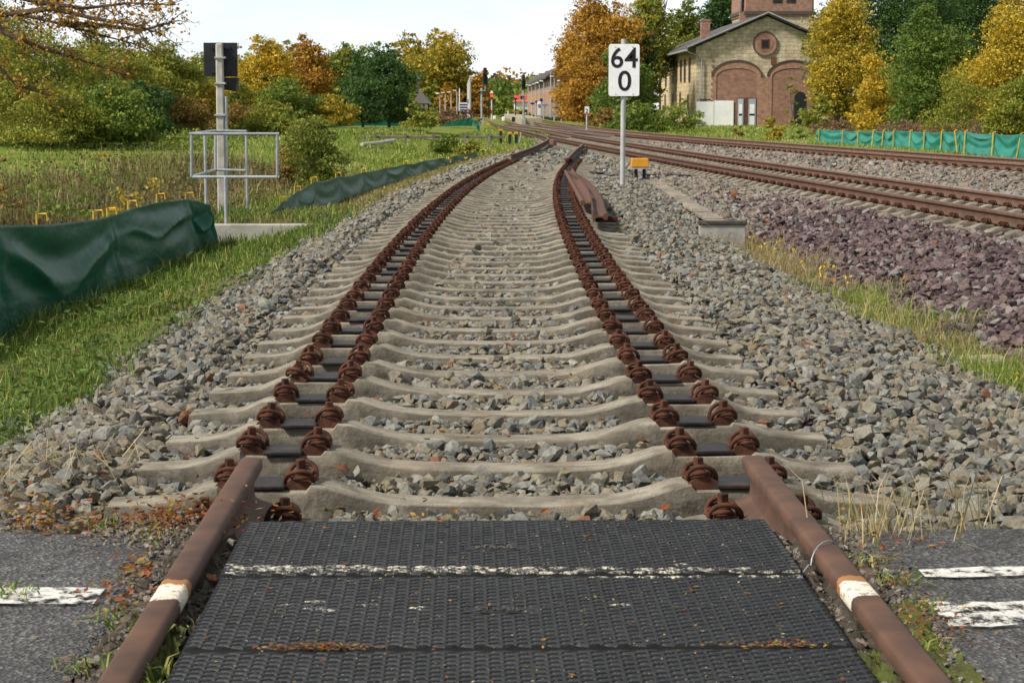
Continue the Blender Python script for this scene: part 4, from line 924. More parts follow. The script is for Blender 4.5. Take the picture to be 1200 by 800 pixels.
shrub('leafy_bush', 768, 112, 130, 40, 'grey-green bush left of the stone shed', 'lf_green', 157, seed=51)
tree('golden_tree', 982, 124, -25, 72, 'golden yellow tree overlapping the right arch of the stone shed', 'lf_yellow', 148, seed=52, trunk=.04, lobes=14, tintpow=1.25)
tree('dark_tree', 1040, 140, -60, 150, 'tall dark green tree behind the golden yellow one, on the right', 'lf_dark', 146, seed=53, trunk=.05, lobes=14)
tree('dark_tree', 1150, 150, -70, 170, 'tall dark tree at the back right, cut by the picture top', 'lf_dark', 146, seed=54, trunk=.05, lobes=14)
tree('green_tree', 1088, 98, 10, 104, 'rounded dark green tree dotted with orange fruit, on the right', 'lf_green', 153, seed=55, trunk=.02, lobes=13, tintpow=1.5)
shrub('golden_bush', 1034, 104, 62, 66, 'bright yellow bush left of the fruit-dotted tree', 'lf_yellow', 152, seed=56, tintpow=.8)
tree('golden_tree', 1180, 94, -6, 125, 'orange-gold tree at the right edge above the teal fence', 'lf_yellow', 155, seed=57, trunk=.03, lobes=14, tintpow=1.1)
shrub('dry_shrub', 1122, 90, 78, 64, 'dry brownish feathery bush between the fruit-dotted tree and the orange-gold tree', 'lf_olive', 156, seed=58, leafpx=3)
shrub('golden_bush', 1190, 84, 88, 70, 'olive gold bush at the right edge, low behind the teal fence', 'lf_olive', 158, seed=59)
shrub('leafy_bush', 955, 112, 108, 36, 'low yellow-green bush at the foot of the right arch', 'lf_olive', 150, seed=60)
shrub('golden_bush', 906, 82, 136, 24, 'small yellow-green bush alone on the grass in front of the shed', 'lf_yellow', 168, seed=61, tintpow=1.4, n=1500)
shrub('leafy_bush', 938, 84, 146, 16, 'small thin dark bush on the grass, right of the yellow-green one', 'lf_green', 169, seed=62, n=500)
shrub('leafy_bush', 866, 90, 146, 14, 'spindly weed bush on the grass in front of the blue doors', 'lf_brown', 163, seed=63, n=300)
shrub('leafy_bush', 928, 140, 84, 20, 'young sapling growing up against the right arch', 'lf_olive', 150, seed=64, n=500, sparse=.6)
for u, Y, v, w, lab in ((975, 96, 139, 60, 'dry beige brush at the left end of the teal fence'), (1060, 96, 140, 90, 'dry beige brush behind the middle of the teal fence'), (1150, 88, 141, 110, 'dry beige brush behind the right part of the teal fence')):
    shrub('dry_shrub', u, Y, v, w, lab, 'heather_dry', 158, seed=int(u), leafpx=3)
# bare branches that hang in from the left
root = empty('bare_branch_tree', (gx(-70, 46), 46, float(zg(gx(-70, 46), 46))), 'sparse tree leaning in from the left edge, bare twigs with a few orange leaves', 'tree')
mb = MB(); tips = []
def limb(pts, r0, r1, n=6):
    mb.tube(pts, list(np.linspace(r0, r1, len(pts))), n)
trk = [(-70, 190), (-72, 130), (-66, 60), (-50, 10)]
limb([at(u, v, 46) for u, v in trk], .22, .12, 8)
LB = [[(-66, 60), (-30, 22), (20, 16), (70, 28), (120, 42), (160, 52)], [(-50, 10), (0, -8), (50, 4), (100, 10), (150, 4), (205, 6)], [(-30, 22), (20, 45), (60, 60), (100, 72), (150, 88)], [(70, 28), (120, 30), (165, 36), (210, 24)], [(50, 4), (95, -6), (140, -10), (180, 2)], [(-66, 80), (-20, 60), (20, 100), (60, 112)], [(20, 16), (60, 10), (110, 22), (150, 28), (190, 40)]]
for br in LB:
    Yb = 46+random.uniform(-1.5, 1.5); w = [at(u, v, 46 if k == 0 else Yb+random.uniform(-.4, .4)) for k, (u, v) in enumerate(br)]
    limb(w, .075, .014)
    for i in range(len(w)-1):
        for _ in range(9):
            p = w[i].lerp(w[i+1], random.random()); d = Vector((random.uniform(-.1, 1), random.uniform(-.7, .7), random.uniform(-.7, .5)))*random.uniform(.25, .9)
            q = p+d*.55+Vector((0, 0, random.uniform(-.05, .1))); e = p+d
            limb([p, q, e], .016, .005, 4); tips += [p.lerp(e, random.random()) for _ in range(4)]+[e]
            for _ in range(2):
                f = q+Vector((random.uniform(-.1, .5), random.uniform(-.3, .3), random.uniform(-.35, .3))); limb([q, f], .008, .003, 3); tips.append(f)
mb.build('branches', 'bark_red', root, world=True, smooth=60)
T_ = np.array([t[:] for t in tips]); C_ = np.repeat(T_, 3, 0)+RNG.normal(0, .06, (len(T_)*3, 3)); C_ = C_[RNG.uniform(size=len(C_)) < .62]
V, Fq = leafcloud(C_, RNG.uniform(.03, .065, len(C_))); fast('leaves', V, Fq, 'lf_orange', np.repeat(RNG.uniform(0, 1, len(C_)), 4), root, org=root.location)
# a dead bare top by the shed
root = empty('bare_tree', (gx(772, 185), 185, -.3), 'bare dead branches standing up left of the stone shed roof', 'tree'); mb = MB()
for pts in ([(774, 140), (773, 60), (770, 30), (766, 0)], [(771, 34), (777, 20), (782, 0)], [(772, 42), (765, 30), (760, 18)], [(771, 30), (775, 12), (773, -6)]):
    limb([at(u, v, 185) for u, v in pts], .14, .04)
mb.build('trunk', 'bark', root, world=True)
# far wooded hill: one mass
lob = []
rs = np.random.default_rng(77)
for k in range(70):
    u = rs.uniform(535, 675); Y = rs.uniform(380, 520); p = at(u, 112+rs.uniform(-3, 12)+abs(u-600)*.02, Y); r = rs.uniform(3.5, 7)
    lob.append((p.x, Y, p.z-r*.3, r, r, r*.9))
P_, t, cc = crown_points(lob, 26000, rs, clump=.2)
V, Fq = leafcloud(P_, np.full(len(P_), .55)); props(fast('far_woods', V, Fq, 'lf_green', np.repeat(np.clip(.6*t+.4*rs.uniform(size=len(t)), 0, 1), 4)), 'distant green woods closing the view beyond the station', 'woods', kind='stuff')
P_, t, cc = crown_points([(l[0], l[1]+20, l[2]+2.2, l[3], l[4], l[5]) for l in lob[::3]], 6000, rs, clump=.2)
V, Fq = leafcloud(P_, np.full(len(P_), .6)); props(fast('far_woods', V, Fq, 'lf_brown', np.repeat(t, 4)), 'distant rusty tree tops on the hill beyond the station', 'woods', kind='stuff')
lob = [(at(u, 134.5, 270).x, 270+rs.uniform(-4, 4), at(u, 136, 270).z, 1.5, 1.5, .9) for u in np.linspace(552, 612, 16)]
P_, t, cc = crown_points(lob, 4000, rs); root = fast('hedge', *leafcloud(P_, np.full(len(P_), .25)), 'lf_green', np.repeat(t, 4)); props(root, 'clipped green hedge across the far end of the tracks', 'hedge')

# ------------------------------------------------------------------ grass and weeds
def blades(name, X, Y, Z, h, w, mat, tint, label, lean=.45, cat='grass'):
    n = len(X); a = RNG.uniform(0, 6.283, n); ln_ = RNG.normal(0, lean, (n, 2))*h[:, None]
    P0 = np.stack([X, Y, Z], -1); wx = np.stack([np.cos(a)*w, np.sin(a)*w, 0*a], -1)
    mid = P0+np.stack([ln_[:, 0]*.3, ln_[:, 1]*.3, h*.6], -1); tip = P0+np.stack([ln_[:, 0], ln_[:, 1], h*np.clip(1-.35*np.hypot(ln_[:, 0], ln_[:, 1])/h, .35, 1)], -1)
    V = np.stack([P0-wx, P0+wx, mid-wx*.75, mid+wx*.75, tip], 1).reshape(-1, 3)
    k = np.arange(n)[:, None]*5; Fq = np.concatenate([k+[[0, 1, 3]], k+[[0, 3, 2]], k+[[2, 3, 4]]])
    return props(fast(name, V, Fq, mat, np.repeat(np.clip(tint, 0, 1), 5)), label, cat, kind='stuff')
def rnd(n, a, b): return RNG.uniform(a, b, n)
def patch(X, Y, f): return f+hn(X*.8+3, Y*.8, .5)
# bank between the near fence and the ballast
n = 60000; Y = 8.2+RNG.uniform(size=n)**1.25*22; s = rnd(n, -4.05, -1.75); X = s+xc(Y); keep = (RNG.uniform(size=n) < np.clip(.42+hn(X*1.1, Y*1.1, 1.1), .06, 1)) & ~((Y > 25.2) & (Y < 25.5)) & (s < -2.02+.13*np.sin(Y*2.1)+RNG.normal(0, .13, n))
X, Y = X[keep], Y[keep]; n = len(X); hh = rnd(n, .05, .17)*np.clip(1+hn(X, Y, .9), .5, 1.9)*np.where(X-xc(Y) < -3.4, 1.4, 1)
blades('bank_grass', X, Y, zg(X, Y)-.01, hh, rnd(n, .0022, .0045)*np.clip(Y/14, .8, 2), 'grass_green', rnd(n, 0, 1)**2.0, 'rough green grass on the bank between the dark tarpaulin and the stones', .5)
# broad leaves and brambles in that bank, nearest part
n = 9000; Y = 7.9+RNG.uniform(size=n)**1.5*9; s = rnd(n, -4.1, -1.95); X = s+xc(Y); keep = RNG.uniform(size=n) < np.clip(.35+hn(X*1.6+5, Y*1.6, 1.1), 0, 1); X, Y = X[keep], Y[keep]
C_ = np.stack([X, Y, zg(X, Y)+rnd(len(X), .0, .16)], -1); props(fast('bank_weeds', *leafcloud(C_, rnd(len(X), .012, .034), flat=.45, aspect=.6), 'lf_green', np.repeat(rnd(len(X), 0, .6)**1.4, 4)), 'broad-leaved weeds crowding the bank below the dark tarpaulin', 'weeds', kind='stuff')
n = 9000; Y = rnd(n, 8, 24); s = rnd(n, -3.8, -2.0); X = s+xc(Y); keep = RNG.uniform(size=n) < np.clip(hn(X*1.4, Y*.9+2, 1.3)-.1, 0, 1); X, Y = X[keep], Y[keep]
C_ = np.stack([X, Y, zg(X, Y)+rnd(len(X), .0, .08)], -1); props(fast('dead_leaves', *leafcloud(C_, rnd(len(X), .015, .04), flat=.5), 'weed_dark', np.repeat(rnd(len(X), 0, 1), 4)), 'dead brown leaves caught in the bank grass', 'leaves', kind='stuff')
# platform grass behind the kerb wall and along the second fence
n = 24000; Y = rnd(n, 25.45, 66); s = rnd(n, -4.3, -2.0); X = s+xc(Y); n = len(X)
blades('verge_grass', X, Y, zg(X, Y)-.01, rnd(n, .04, .13), rnd(n, .005, .011), 'grass_dry', rnd(n, 0, .75), 'yellowing grass of the verge along the siding behind the concrete wall', .4)
# meadow, ditch slope
n = 70000; Y = 26+RNG.uniform(size=n)**1.7*84; s = -5.2-RNG.uniform(size=n)**1.3*(9+Y*.42); X = s+xc(np.minimum(Y, 60)); 
slope_ = (s > -8.8+.5*np.sin(Y*.7)); dry = slope_ & (Y < 50)
hh = rnd(n, .07, .20)*np.where(slope_, 1.2, .9); tt = np.clip(rnd(n, .25, .95)+hn(X*.4, Y*.4, .25), 0, 1)
g_ = ~dry | (RNG.uniform(size=n) < .15)
blades('meadow_grass', X[g_], Y[g_], zg(X, Y)[g_]-.02, hh[g_], (rnd(n, .006, .012)*Y/36)[g_], 'grass_green', tt[g_], 'short green meadow grass beyond the ditch on the left', .6)
w_ = dry
blades('ditch_weeds', X[w_], Y[w_], zg(X, Y)[w_]-.02, hh[w_]*1.5, (rnd(n, .006, .012)*Y/36)[w_], 'weed_dark', rnd(n, 0, 1)[w_], 'dry brown weeds on the dark ditch slope', .6)
n = 3600; Y = rnd(n, 26, 50); s = rnd(n, -9.2, -4.3); X = s+xc(Y); keep = RNG.uniform(size=n) < np.clip(.35+hn(X*.9, Y*.7, 1.1), 0, 1); X, Y = X[keep], Y[keep]; n = len(X)
blades('tall_weeds', X, Y, zg(X, Y)-.02, rnd(n, .22, .62), rnd(n, .004, .010), 'grass_dry', rnd(n, 0, .85), 'tall dry weed stalks standing on the ditch slope', .3)
n = 11000; Y = rnd(n, 27, 47); s = rnd(n, -8.8, -4.4); X = s+xc(Y); keep = RNG.uniform(size=n) < np.clip(.3+hn(X, Y, 1.0), 0, 1); X, Y = X[keep], Y[keep]; C_ = np.stack([X, Y, zg(X, Y)+rnd(len(X), 0, .45)], -1)
props(fast('ditch_brush', *leafcloud(C_, rnd(len(X), .014, .045)), 'weed_dark', np.repeat(rnd(len(X), 0, 1), 4)), 'brown tangled brush on the ditch slope', 'brush', kind='stuff')
n = 30000; Y = 36+RNG.uniform(size=n)**1.3*92; s = rnd(n, -6.2, -1.7); X = s+xc(Y); keep = (s < -2.2-(Y < 66)*1.2) | (Y > 66); X, Y = X[keep], Y[keep]; n = len(X)
blades('stream_grass', X, Y, zg(X, Y)-.02, rnd(n, .08, .26), rnd(n, .007, .013)*Y/45, 'grass_green', np.clip(rnd(n, .2, 1)+hn(X*.6, Y*.5, .3), 0, 1), 'uneven grass of the stream banks beside the siding', .6)
n = 450; Y = rnd(n, 48, 74); s = rnd(n, -3.2, -1.9); X = s+xc(Y); keep = RNG.uniform(size=n) < np.clip(hn(X, Y*.6, 1.2), 0, 1); X, Y = X[keep], Y[keep]
C_ = np.stack([X, Y, zg(X, Y)+rnd(len(X), .05, .3)], -1); props(fast('yellow_weeds', *leafcloud(C_, rnd(len(X), .03, .07)), 'lf_yellow', np.repeat(rnd(len(X), .3, 1), 4)), 'yellow weeds on the stream bank by the far siding', 'weeds', kind='stuff')
n = 15000; Y = rnd(n, 57, 63); X = rnd(n, -27, -7); hx = .5+.5*np.sin(X*1.3)*np.sin(X*.57+1); k = RNG.uniform(size=n) < .25+.75*hx; X, Y, hx = X[k], Y[k], hx[k]; n = len(X); C_ = np.stack([X, Y, zg(X, Y)+RNG.uniform(size=n)**1.6*(.12+.55*hx)], -1)
props(fast('undergrowth', *leafcloud(C_, rnd(n, .03, .065)), 'lf_green', np.repeat(np.clip(rnd(n, 0, 1)*.6+.4*hx, 0, 1), 4)), 'low olive undergrowth along the foot of the left thicket', 'undergrowth', kind='stuff')
# thin shrubs standing in the ditch left of the cage
for u, Y, v, w, vb, lab, nn, mt in ((70, 27, 168, 100, 262, 'thin twiggy bush with green leaves behind the dark tarpaulin at the left', 700, 'lf_green'), (140, 28, 176, 80, 258, 'thin twiggy bush with yellow leaf tips left of the cage', 420, 'lf_yellow'), (10, 26, 185, 60, 265, 'reddish twiggy bush at the left edge behind the tarpaulin', 380, 'lf_brown')):
    r_ = shrub('twiggy_bush', u, Y, v, w, lab, mt, vb, seed=int(u), n=nn, leafpx=6.5, bark='bark_red')
# valley strip between the two ballast beds
n = 60000; Y = 8.6+RNG.uniform(size=n)**1.3*16; P = profile(Y); X = P[11][0]+.05+RNG.normal(0, .23, n)*(.7+.5*np.sin(Y*2.3))
q = hn(X*2.3+1, Y*2.1, 1.0)+.55*np.sin(Y*1.25+1.1)
keep = RNG.uniform(size=n) < np.clip(.22+.6*q+np.where(Y < 13.5, .45, .08), .05, 1); X, Y, q = X[keep], Y[keep], q[keep]; n = len(X)
gr_ = (q+RNG.normal(0, .35, n)+np.where(Y < 13.5, .75, .1) > .3) & (Y < 18.5); hh = RNG.lognormal(math.log(.11), .45, n)
blades('valley_grass', X[gr_], Y[gr_], zg(X, Y)[gr_]-.02, np.clip(hh[gr_], .03, .30), rnd(n, .0018, .004)[gr_], 'grass_green', rnd(n, .2, 1)[gr_], 'fresh green grass tufts in the dip between grey and purple stones', .6)
blades('valley_dry_grass', X[~gr_], Y[~gr_], zg(X, Y)[~gr_]-.02, np.clip(hh[~gr_]*1.2, .03, .34), rnd(n, .0014, .003)[~gr_], 'grass_dry', rnd(n, .1, 1)[~gr_], 'dry straw-coloured weeds in the dip between grey and purple stones', .6)
n = 3000; Y = 9+RNG.uniform(size=n)*14; X = profile(Y)[11][0]+RNG.normal(0, .22, n); keep = RNG.uniform(size=n) < np.clip(hn(X*2, Y*1.5+4, 1.1), 0, 1); X, Y = X[keep], Y[keep]
C_ = np.stack([X, Y, zg(X, Y)+rnd(len(X), .0, .10)], -1); props(fast('valley_weeds', *leafcloud(C_, rnd(len(X), .008, .022), flat=.4, aspect=.5), 'weed_red', np.repeat(rnd(len(X), 0, 1), 4)), 'small reddish and brown weeds in the dip between the two stone beds', 'weeds', kind='stuff')
for yc in (21.4, 20.5, 18.3, 17.0, 10.4, 9.6):
    n = 7; Y = yc+RNG.normal(0, .3, n); X = profile(Y)[11][0]+RNG.normal(0, .12, n)
    C_ = np.repeat(np.stack([X, Y, zg(X, Y)+rnd(n, .12, .26)], -1), 4, 0)+RNG.normal(0, .008, (n*4, 3))
    if yc == 21.4: FLW = [C_]
    else: FLW.append(C_)
C_ = np.concatenate(FLW); props(fast('yellow_flowers', *leafcloud(C_, rnd(len(C_), .012, .02)), 'flower_yellow', np.repeat(rnd(len(C_), 0, 1), 4)), 'tiny yellow wildflowers over the dry weeds in the dip', 'flowers', kind='stuff')
# tufts between and beyond the running lines
n = 9000; Y = 24+RNG.uniform(size=n)*50; mid = (xm(Y)+x3(Y))/2; X = mid+RNG.normal(0, .5, n); keep = RNG.uniform(size=n) < np.clip(hn(X*.6, Y*.35, 1.4)-.25, 0, 1); X, Y = X[keep], Y[keep]; n = len(X)
blades('track_weeds', X, Y, zg(X, Y)-.02, rnd(n, .05, .16), rnd(n, .006, .011), 'grass_green', rnd(n, .2, 1), 'sparse green weeds in the stones between the running lines', .6)
n = 70000; Y = 34+RNG.uniform(size=n)**1.5*112; X = x3(Y)+2.15+RNG.uniform(size=n)**1.4*(7+np.clip(Y-60, 0, 60)*.35); n = len(X)
blades('right_grass', X, Y, zg(X, Y)-.02, rnd(n, .05, .17)*np.clip(Y/70, 1, 1.6), rnd(n, .009, .016)*Y/60, 'grass_green', np.clip(rnd(n, .25, 1)+hn(X*.3, Y*.3, .2), 0, 1), 'green grass strip between the farther railed line and the shed', .6)
# red creeping weeds, straw and moss round the level crossing
def creeper(cx, cy, sx, sy, n, lab, mat='weed_red', z=None, size=(.006, .016), thr=.25, name='creeping_weed', up=.03):
    X = RNG.normal(cx, sx, n); Y = RNG.normal(cy, sy, n); k = RNG.uniform(size=n) < np.clip(thr+hn(X*4, Y*6, 1.0), 0, 1); X, Y = X[k], Y[k]
    zz = (zg(X, Y) if z is None else z)+np.abs(RNG.normal(0, up, len(X)))
    return np.stack([X, Y, zz], -1), size
def scatterobj(name, parts, mat, lab, cat='weeds', flat=.45):
    C_ = np.concatenate([p[0] for p in parts]); sz = np.concatenate([rnd(len(p[0]), *p[1]) for p in parts])
    return props(fast(name, *leafcloud(C_, sz, flat=flat, aspect=.5), mat, np.repeat(rnd(len(C_), 0, 1), 4)), lab, cat, kind='stuff')
scatterobj('red_weeds', [creeper(-1.05, 4.98, .42, .12, 2600, '', thr=.2, z=.115, up=.02), creeper(-1.6, 5.0, .5, .16, 1800, '', thr=.15, z=.115), creeper(-1.75, 6.9, .35, .35, 1500, '', thr=.1, up=.02), creeper(-.78, 4.5, .03, .35, 900, '', z=.11, thr=.4), creeper(.97, 4.15, .03, .30, 520, '', z=.12, thr=.3, size=(.004, .011)), creeper(.96, 3.72, .05, .16, 500, '', z=.115, size=(.004, .011)), creeper(1.15, 4.62, .16, .06, 300, '', z=.11, size=(.005, .012))], 'weed_red', 'red and orange creeping weeds along the road edge and rails')
scatterobj('mat_litter', [creeper(-.30, 3.70, .06, .008, 220, '', z=.142, up=.006, size=(.004, .01), thr=.8), creeper(.60, 3.70, .05, .007, 220, '', z=.142, up=.006, size=(.004, .01), thr=.8)]+[(np.stack([rnd(130, -.55, .75), rnd(130, 3.3, 4.88), np.full(130, .143)], -1), (.003, .011))], 'leaf_gold' if False else 'weed_red', 'small dry scraps scattered on the rubber mats', 'litter', .7)
scatterobj('dead_leaf_litter', [(np.stack([rnd(900, -3, 2.6), 5.2+RNG.uniform(size=900)**1.5*16, np.zeros(900)], -1), (.010, .028))], 'weed_red', 'fallen leaves scattered over the siding stones', 'leaves', .5)
o = bpy.data.objects['dead_leaf_litter']; co = np.zeros(len(o.data.vertices)*3, np.float32); o.data.vertices.foreach_get('co', co); co = co.reshape(-1, 3)
cen = co.reshape(-1, 4, 3).mean(1); zz = zg(cen[:, 0], cen[:, 1])+.03; co[:, 2] += np.repeat(zz, 4).astype(np.float32); o.data.vertices.foreach_set('co', co.ravel()); o.data.update()
n = 900; scatterobj('mat_grit', [(np.stack([rnd(n, -.55, .75), rnd(n, 3.2, 4.9), np.full(n, .1415)], -1), (.0018, .0055))], 'grass_dry', 'pale grit and crumbs lying in the tread of the rubber mats', 'grit', .6)
# moss in the gaps beside the rails
def mossbed(x0, x1, y0, y1, z, lab, mat='moss', nx=10, ny=60):
    V = []; Fq = []
    for j in range(ny+1):
        for i in range(nx+1):
            e = j in (0, ny); x = x0+(x1-x0)*i/nx; y = y0+(y1-y0)*j/ny
            V.append((x+random.uniform(-.003, .003), y, z-.03 if e else z+.012*math.sin(x*90+y*31)*math.sin(y*43)+random.uniform(-.006, .008)))
    for j in range(ny):
        for i in range(nx): Fq.append((j*(nx+1)+i, j*(nx+1)+i+1, (j+1)*(nx+1)+i+1, (j+1)*(nx+1)+i))
    return props(MB().add(V, Fq).build('moss_strip', mat, None, smooth=60), lab, 'moss', kind='stuff')
mossbed(-.645, -.562, 2.6, 4.9, .10, 'earth and moss in the gap between left rail stub and mats', 'dirt'); mossbed(.758, .846, 2.6, 4.9, .10, 'earth in the gap between right rail stub and mats', 'dirt')
mossbed(.86, .95, 4.155, 4.75, .112, 'earth along the outer side of the right rail stub', 'dirt'); mossbed(.86, .97, 2.6, 4.15, .118, 'bright moss along the outer side of the right rail stub'); mossbed(-.64, -.585, 2.8, 3.95, .115, 'bright moss along the inner side of the left rail stub'); mossbed(.765, .815, 2.8, 3.75, .117, 'bright moss along the inner side of the right rail stub'); mossbed(-.755, -.665, 2.6, 4.95, .115, 'brown moss along the outer side of the left rail stub', 'dirt')
gx_ = []; gy_ = []; gz_ = []
for x0, x1, y0, y1, z_, n in ((-.80, -.68, 2.7, 4.98, .117, 900), (-.635, -.565, 2.7, 4.9, .103, 420), (.765, .815, 2.7, 4.9, .103, 420), (.89, .985, 2.7, 4.85, .118, 700), (-.95, -.72, 4.7, 5.05, .118, 300), (.9, 1.5, 4.55, 4.85, .10, 500), (-2.6, -.8, 4.8, 5.05, .118, 600), (-2.4, 2.6, 3.3, 4.8, .122, 260)):
    gx_.append(rnd(n, x0, x1)); gy_.append(rnd(n, y0, y1)); gz_.append(np.full(n, z_))
gx_, gy_, gz_ = map(np.concatenate, (gx_, gy_, gz_)); k = ~((np.abs(gx_-.1) < .68) | (np.abs(np.abs(gx_-.1)-.753) < .036)); gx_, gy_, gz_ = gx_[k], gy_[k], gz_[k]
props(stones('road_grit', np.stack([gx_, gy_, gz_], -1), np.clip(RNG.lognormal(math.log(.006), .45, len(gx_)), .0025, .02), 'stone_tan', rnd(len(gx_), 0, .9)), 'loose grit and small stones along the rails and the road edge', 'grit', kind='stuff')
def tuft(pts, lab, mat, name, n=40, h=(.05, .16), w=(.0015, .003), r=.035, z=None, lean=.6):
    X = []; Y = []
    for x, y, *k in pts:
        m_ = int(n*(k[0] if k else 1)); X.append(RNG.normal(x, r, m_)); Y.append(RNG.normal(y, r, m_))
    X = np.concatenate(X); Y = np.concatenate(Y); zz = zg(X, Y) if z is None else np.full(len(X), z)
    return blades(name, X, Y, zz-.005, rnd(len(X), *h), rnd(len(X), *w), mat, rnd(len(X), .2, 1), lab, lean)
tuft([(1.0, 4.72), (1.06, 4.85), (1.15, 4.75, .7), (1.3, 4.9, .6)], 'dry grass stalks standing beside the right rail stub', 'grass_dry', 'dry_stalks', 34, (.08, .27), (.0012, .0022), .05, .09, .55)
tuft([(.96, 4.5), (.97, 4.3), (.99, 4.05, 1.2), (.93, 3.75), (-.76, 4.0), (-.74, 3.65), (-.62, 3.6), (-.60, 3.45, 1.4), (-1.02, 4.22, 1.5), (-1.35, 4.22, .8), (-.66, 3.9), (-1.55, 4.95), (-.95, 4.95), (-.80, 4.8)], 'small green grass tufts along the road edges and rail stubs', 'grass_green', 'crossing_grass', 26, (.015, .06), (.0015, .0035), .03, .115, .9)
tuft([(-2.3, 7.2, 2), (-2.0, 7.0, 2), (-1.7, 6.8), (-2.5, 6.6, 2), (-1.5, 6.95), (-2.1, 6.2)], 'straw lying over the stones at the left edge', 'grass_dry', 'straw', 60, (.05, .25), (.0012, .0025), .16, None, 2.0)
# single fallen leaves
def leaf(x, y, z, r, mat, lab, rz=0):
    pts = [(math.cos(a)*r*(1+.12*math.sin(5*a)), math.sin(a)*r*.85*(1+.1*math.cos(4*a))) for a in np.linspace(0, 6.283, 18)[:-1]]
    mb = MB(); n = len(pts); vs = [(p[0], p[1], .25*(p[0]**2+p[1]**2)/r+.15*p[1]) for p in pts]+[(0, 0, 0)]
    mb.add(vs, [(i, (i+1) % n, n) for i in range(n)]); mb.tube([(r*.9, 0, .1*r), (r*1.5, .1*r, .0)], r*.04, 4)
    o = mb.build('fallen_leaf', mat, None, smooth=80); sf = o.modifiers.new('thickness', 'SOLIDIFY'); sf.thickness = .0012; o.location = (x, y, z); o.rotation_euler = (.25, .1, rz); return props(o, lab, 'leaf')
p = at(51, 634, 4.87); leaf(p.x, 4.87, .138, .024, 'leaf_gold', 'round golden fallen leaf at the left road edge', 2.4)
p = at(248, 668, 4.38); leaf(p.x, 4.38, .115, .017, 'rust_bright', 'rust-red fallen leaf between left rail stub and mat', 1.)
p = at(400, 541, 6.5); leaf(p.x, 6.5, -.03, .03, 'rust_bright', 'dark red curled leaf on the stones right of the left clips', 1.)
p = at(754, 512, 6.95); leaf(p.x, 6.95, -.02, .03, 'rust_bright', 'dark red curled leaf on the stones left of the right clips', 1.8)
# ------------------------------------------------------------------ stone goods shed and water tower
def arc(cx, cz, r, rz, n=20, a0=0, a1=180): return [(cx+r*math.cos(R(a)), cz+rz*math.sin(R(a))) for a in np.linspace(a0, a1, n)]
YG = 150.; k_ = YG/F
gbase = at(815, 149, YG); X0 = gbase.x; Z0 = at(815, 152, YG).z
shed = empty('goods_shed', (X0, YG, Z0), 'old limestone shed with two bricked-up brick arches and a round gable window', 'building')
U = lambda u: (u-815)*k_*1.0; W_ = lambda v: (152-v)*k_
# local: x right along gable (0 = left corner), y away, z up
wid = U(979); ez = W_(56.5); rzd = W_(21.5); dep = 27.
MB().poly_y([(0, -.5), (wid, -.5), (wid, ez), (wid/2, rzd), (0, ez)], 0, .5).build('gable_wall', 'limestone_x', shed)
MB().box((.25, dep/2+.25, ez/2-.25), (.5, dep-.5, ez+.5)).build('side_wall', 'limestone_warm_y', shed)
MB().box((wid-.25, dep/2+.25, ez/2-.25), (.5, dep-.5, ez+.5)).build('side_wall', 'limestone_y', shed)
MB().poly_y([(.5, -.5), (wid-.5, -.5), (wid-.5, ez), (wid/2, rzd-.1), (.5, ez)], dep-.02, dep+.3).build('rear_wall', 'limestone_x', shed)
rf = MB(); ov = .75; th = .16; sl_ = (rzd-ez)/(wid/2)
for sx in (0, 1):
    xa, za = (wid/2, rzd+.12); xb = -ov if sx == 0 else wid+ov; zb_ = ez-ov*sl_+.12
    rf.poly_y([(xa, za), (xb, zb_), (xb, zb_+th), (xa, za+th)], -.55, dep+.6)
roof = rf.build('roof', 'slate', shed)
eg = MB()
for sx in (0, 1):
    xa, za = (wid/2, rzd+.10); xb = -ov-.02 if sx == 0 else wid+ov+.02; zb_ = ez-(ov+.02)*sl_+.10
    eg.poly_y([(xa, za+.14), (xb, zb_+.14), (xb, zb_+.25), (xa, za+.25)], -.62, -.553)
eg.build('verge_trim', 'pale_roof_edge', roof)
for u, v0, v1, yy_ in ((826.5, 23, 48, 9), (956, 21, 44, 3)):
    q = YG+yy_; cx_ = at(u, v0, q).x-X0; zt1 = at(u, v0, q).z-Z0; zt0 = at(u, v1, q).z-Z0-.6
    ch = MB().box((cx_, yy_, (zt0+zt1)/2), (.72, .72, zt1-zt0)).build('chimney', 'brick_dark_x', roof); MB().box((cx_, yy_, zt1-.08), (.80, .80, .14)).build('chimney_cap', 'brick_dark_x', ch)
# arches
for (ua, ub, vs_) in ((834.5, 890.5, 91), (899.5, 956, 91)):
    xa, xb = U(ua), U(ub); cx_ = (xa+xb)/2; r = (xb-xa)/2; zs = W_(vs_); rise = W_(73.5)-zs; rin = r-.27
    outer = [(xb, -.3)]+arc(cx_, zs, r, rise)+[(xa, -.3)]
    inner = [(cx_-rin, -.3)]+arc(cx_, zs, rin, rise-.5, a0=180, a1=0)+[(cx_+rin, -.3)]
    MB().poly_y(outer+inner, -.09, .02).build('brick_arch', 'brick_x', shed)
    MB().poly_y([(cx_-rin+.003, -.3)]+arc(cx_, zs, rin-.003, rise-.503, a0=180, a1=0)+[(cx_+rin-.003, -.3)], -.045, .015).build('brick_infill', 'brick_dark_x', shed)
    hood = arc(cx_, zs, r+.14, rise+.14, a0=4, a1=176)+arc(cx_, zs, r+.003, rise+.003, a0=176, a1=4)
    MB().poly_y(hood, -.14, .01).build('arch_hood', 'concrete_dark', shed)
MB().box((U(895), -.05, W_(91)/2-.2), (U(899.5)-U(890.5)-.01, .10, W_(91)+.2)).build('brick_pier', 'brick_x', shed)
# quoin teeth at the left arch
for i in range(9): MB().box((U(833.6), -.04, .4+i*.46+1.3), (.16, .075, .22)).build('quoin', 'brick_x', shed)
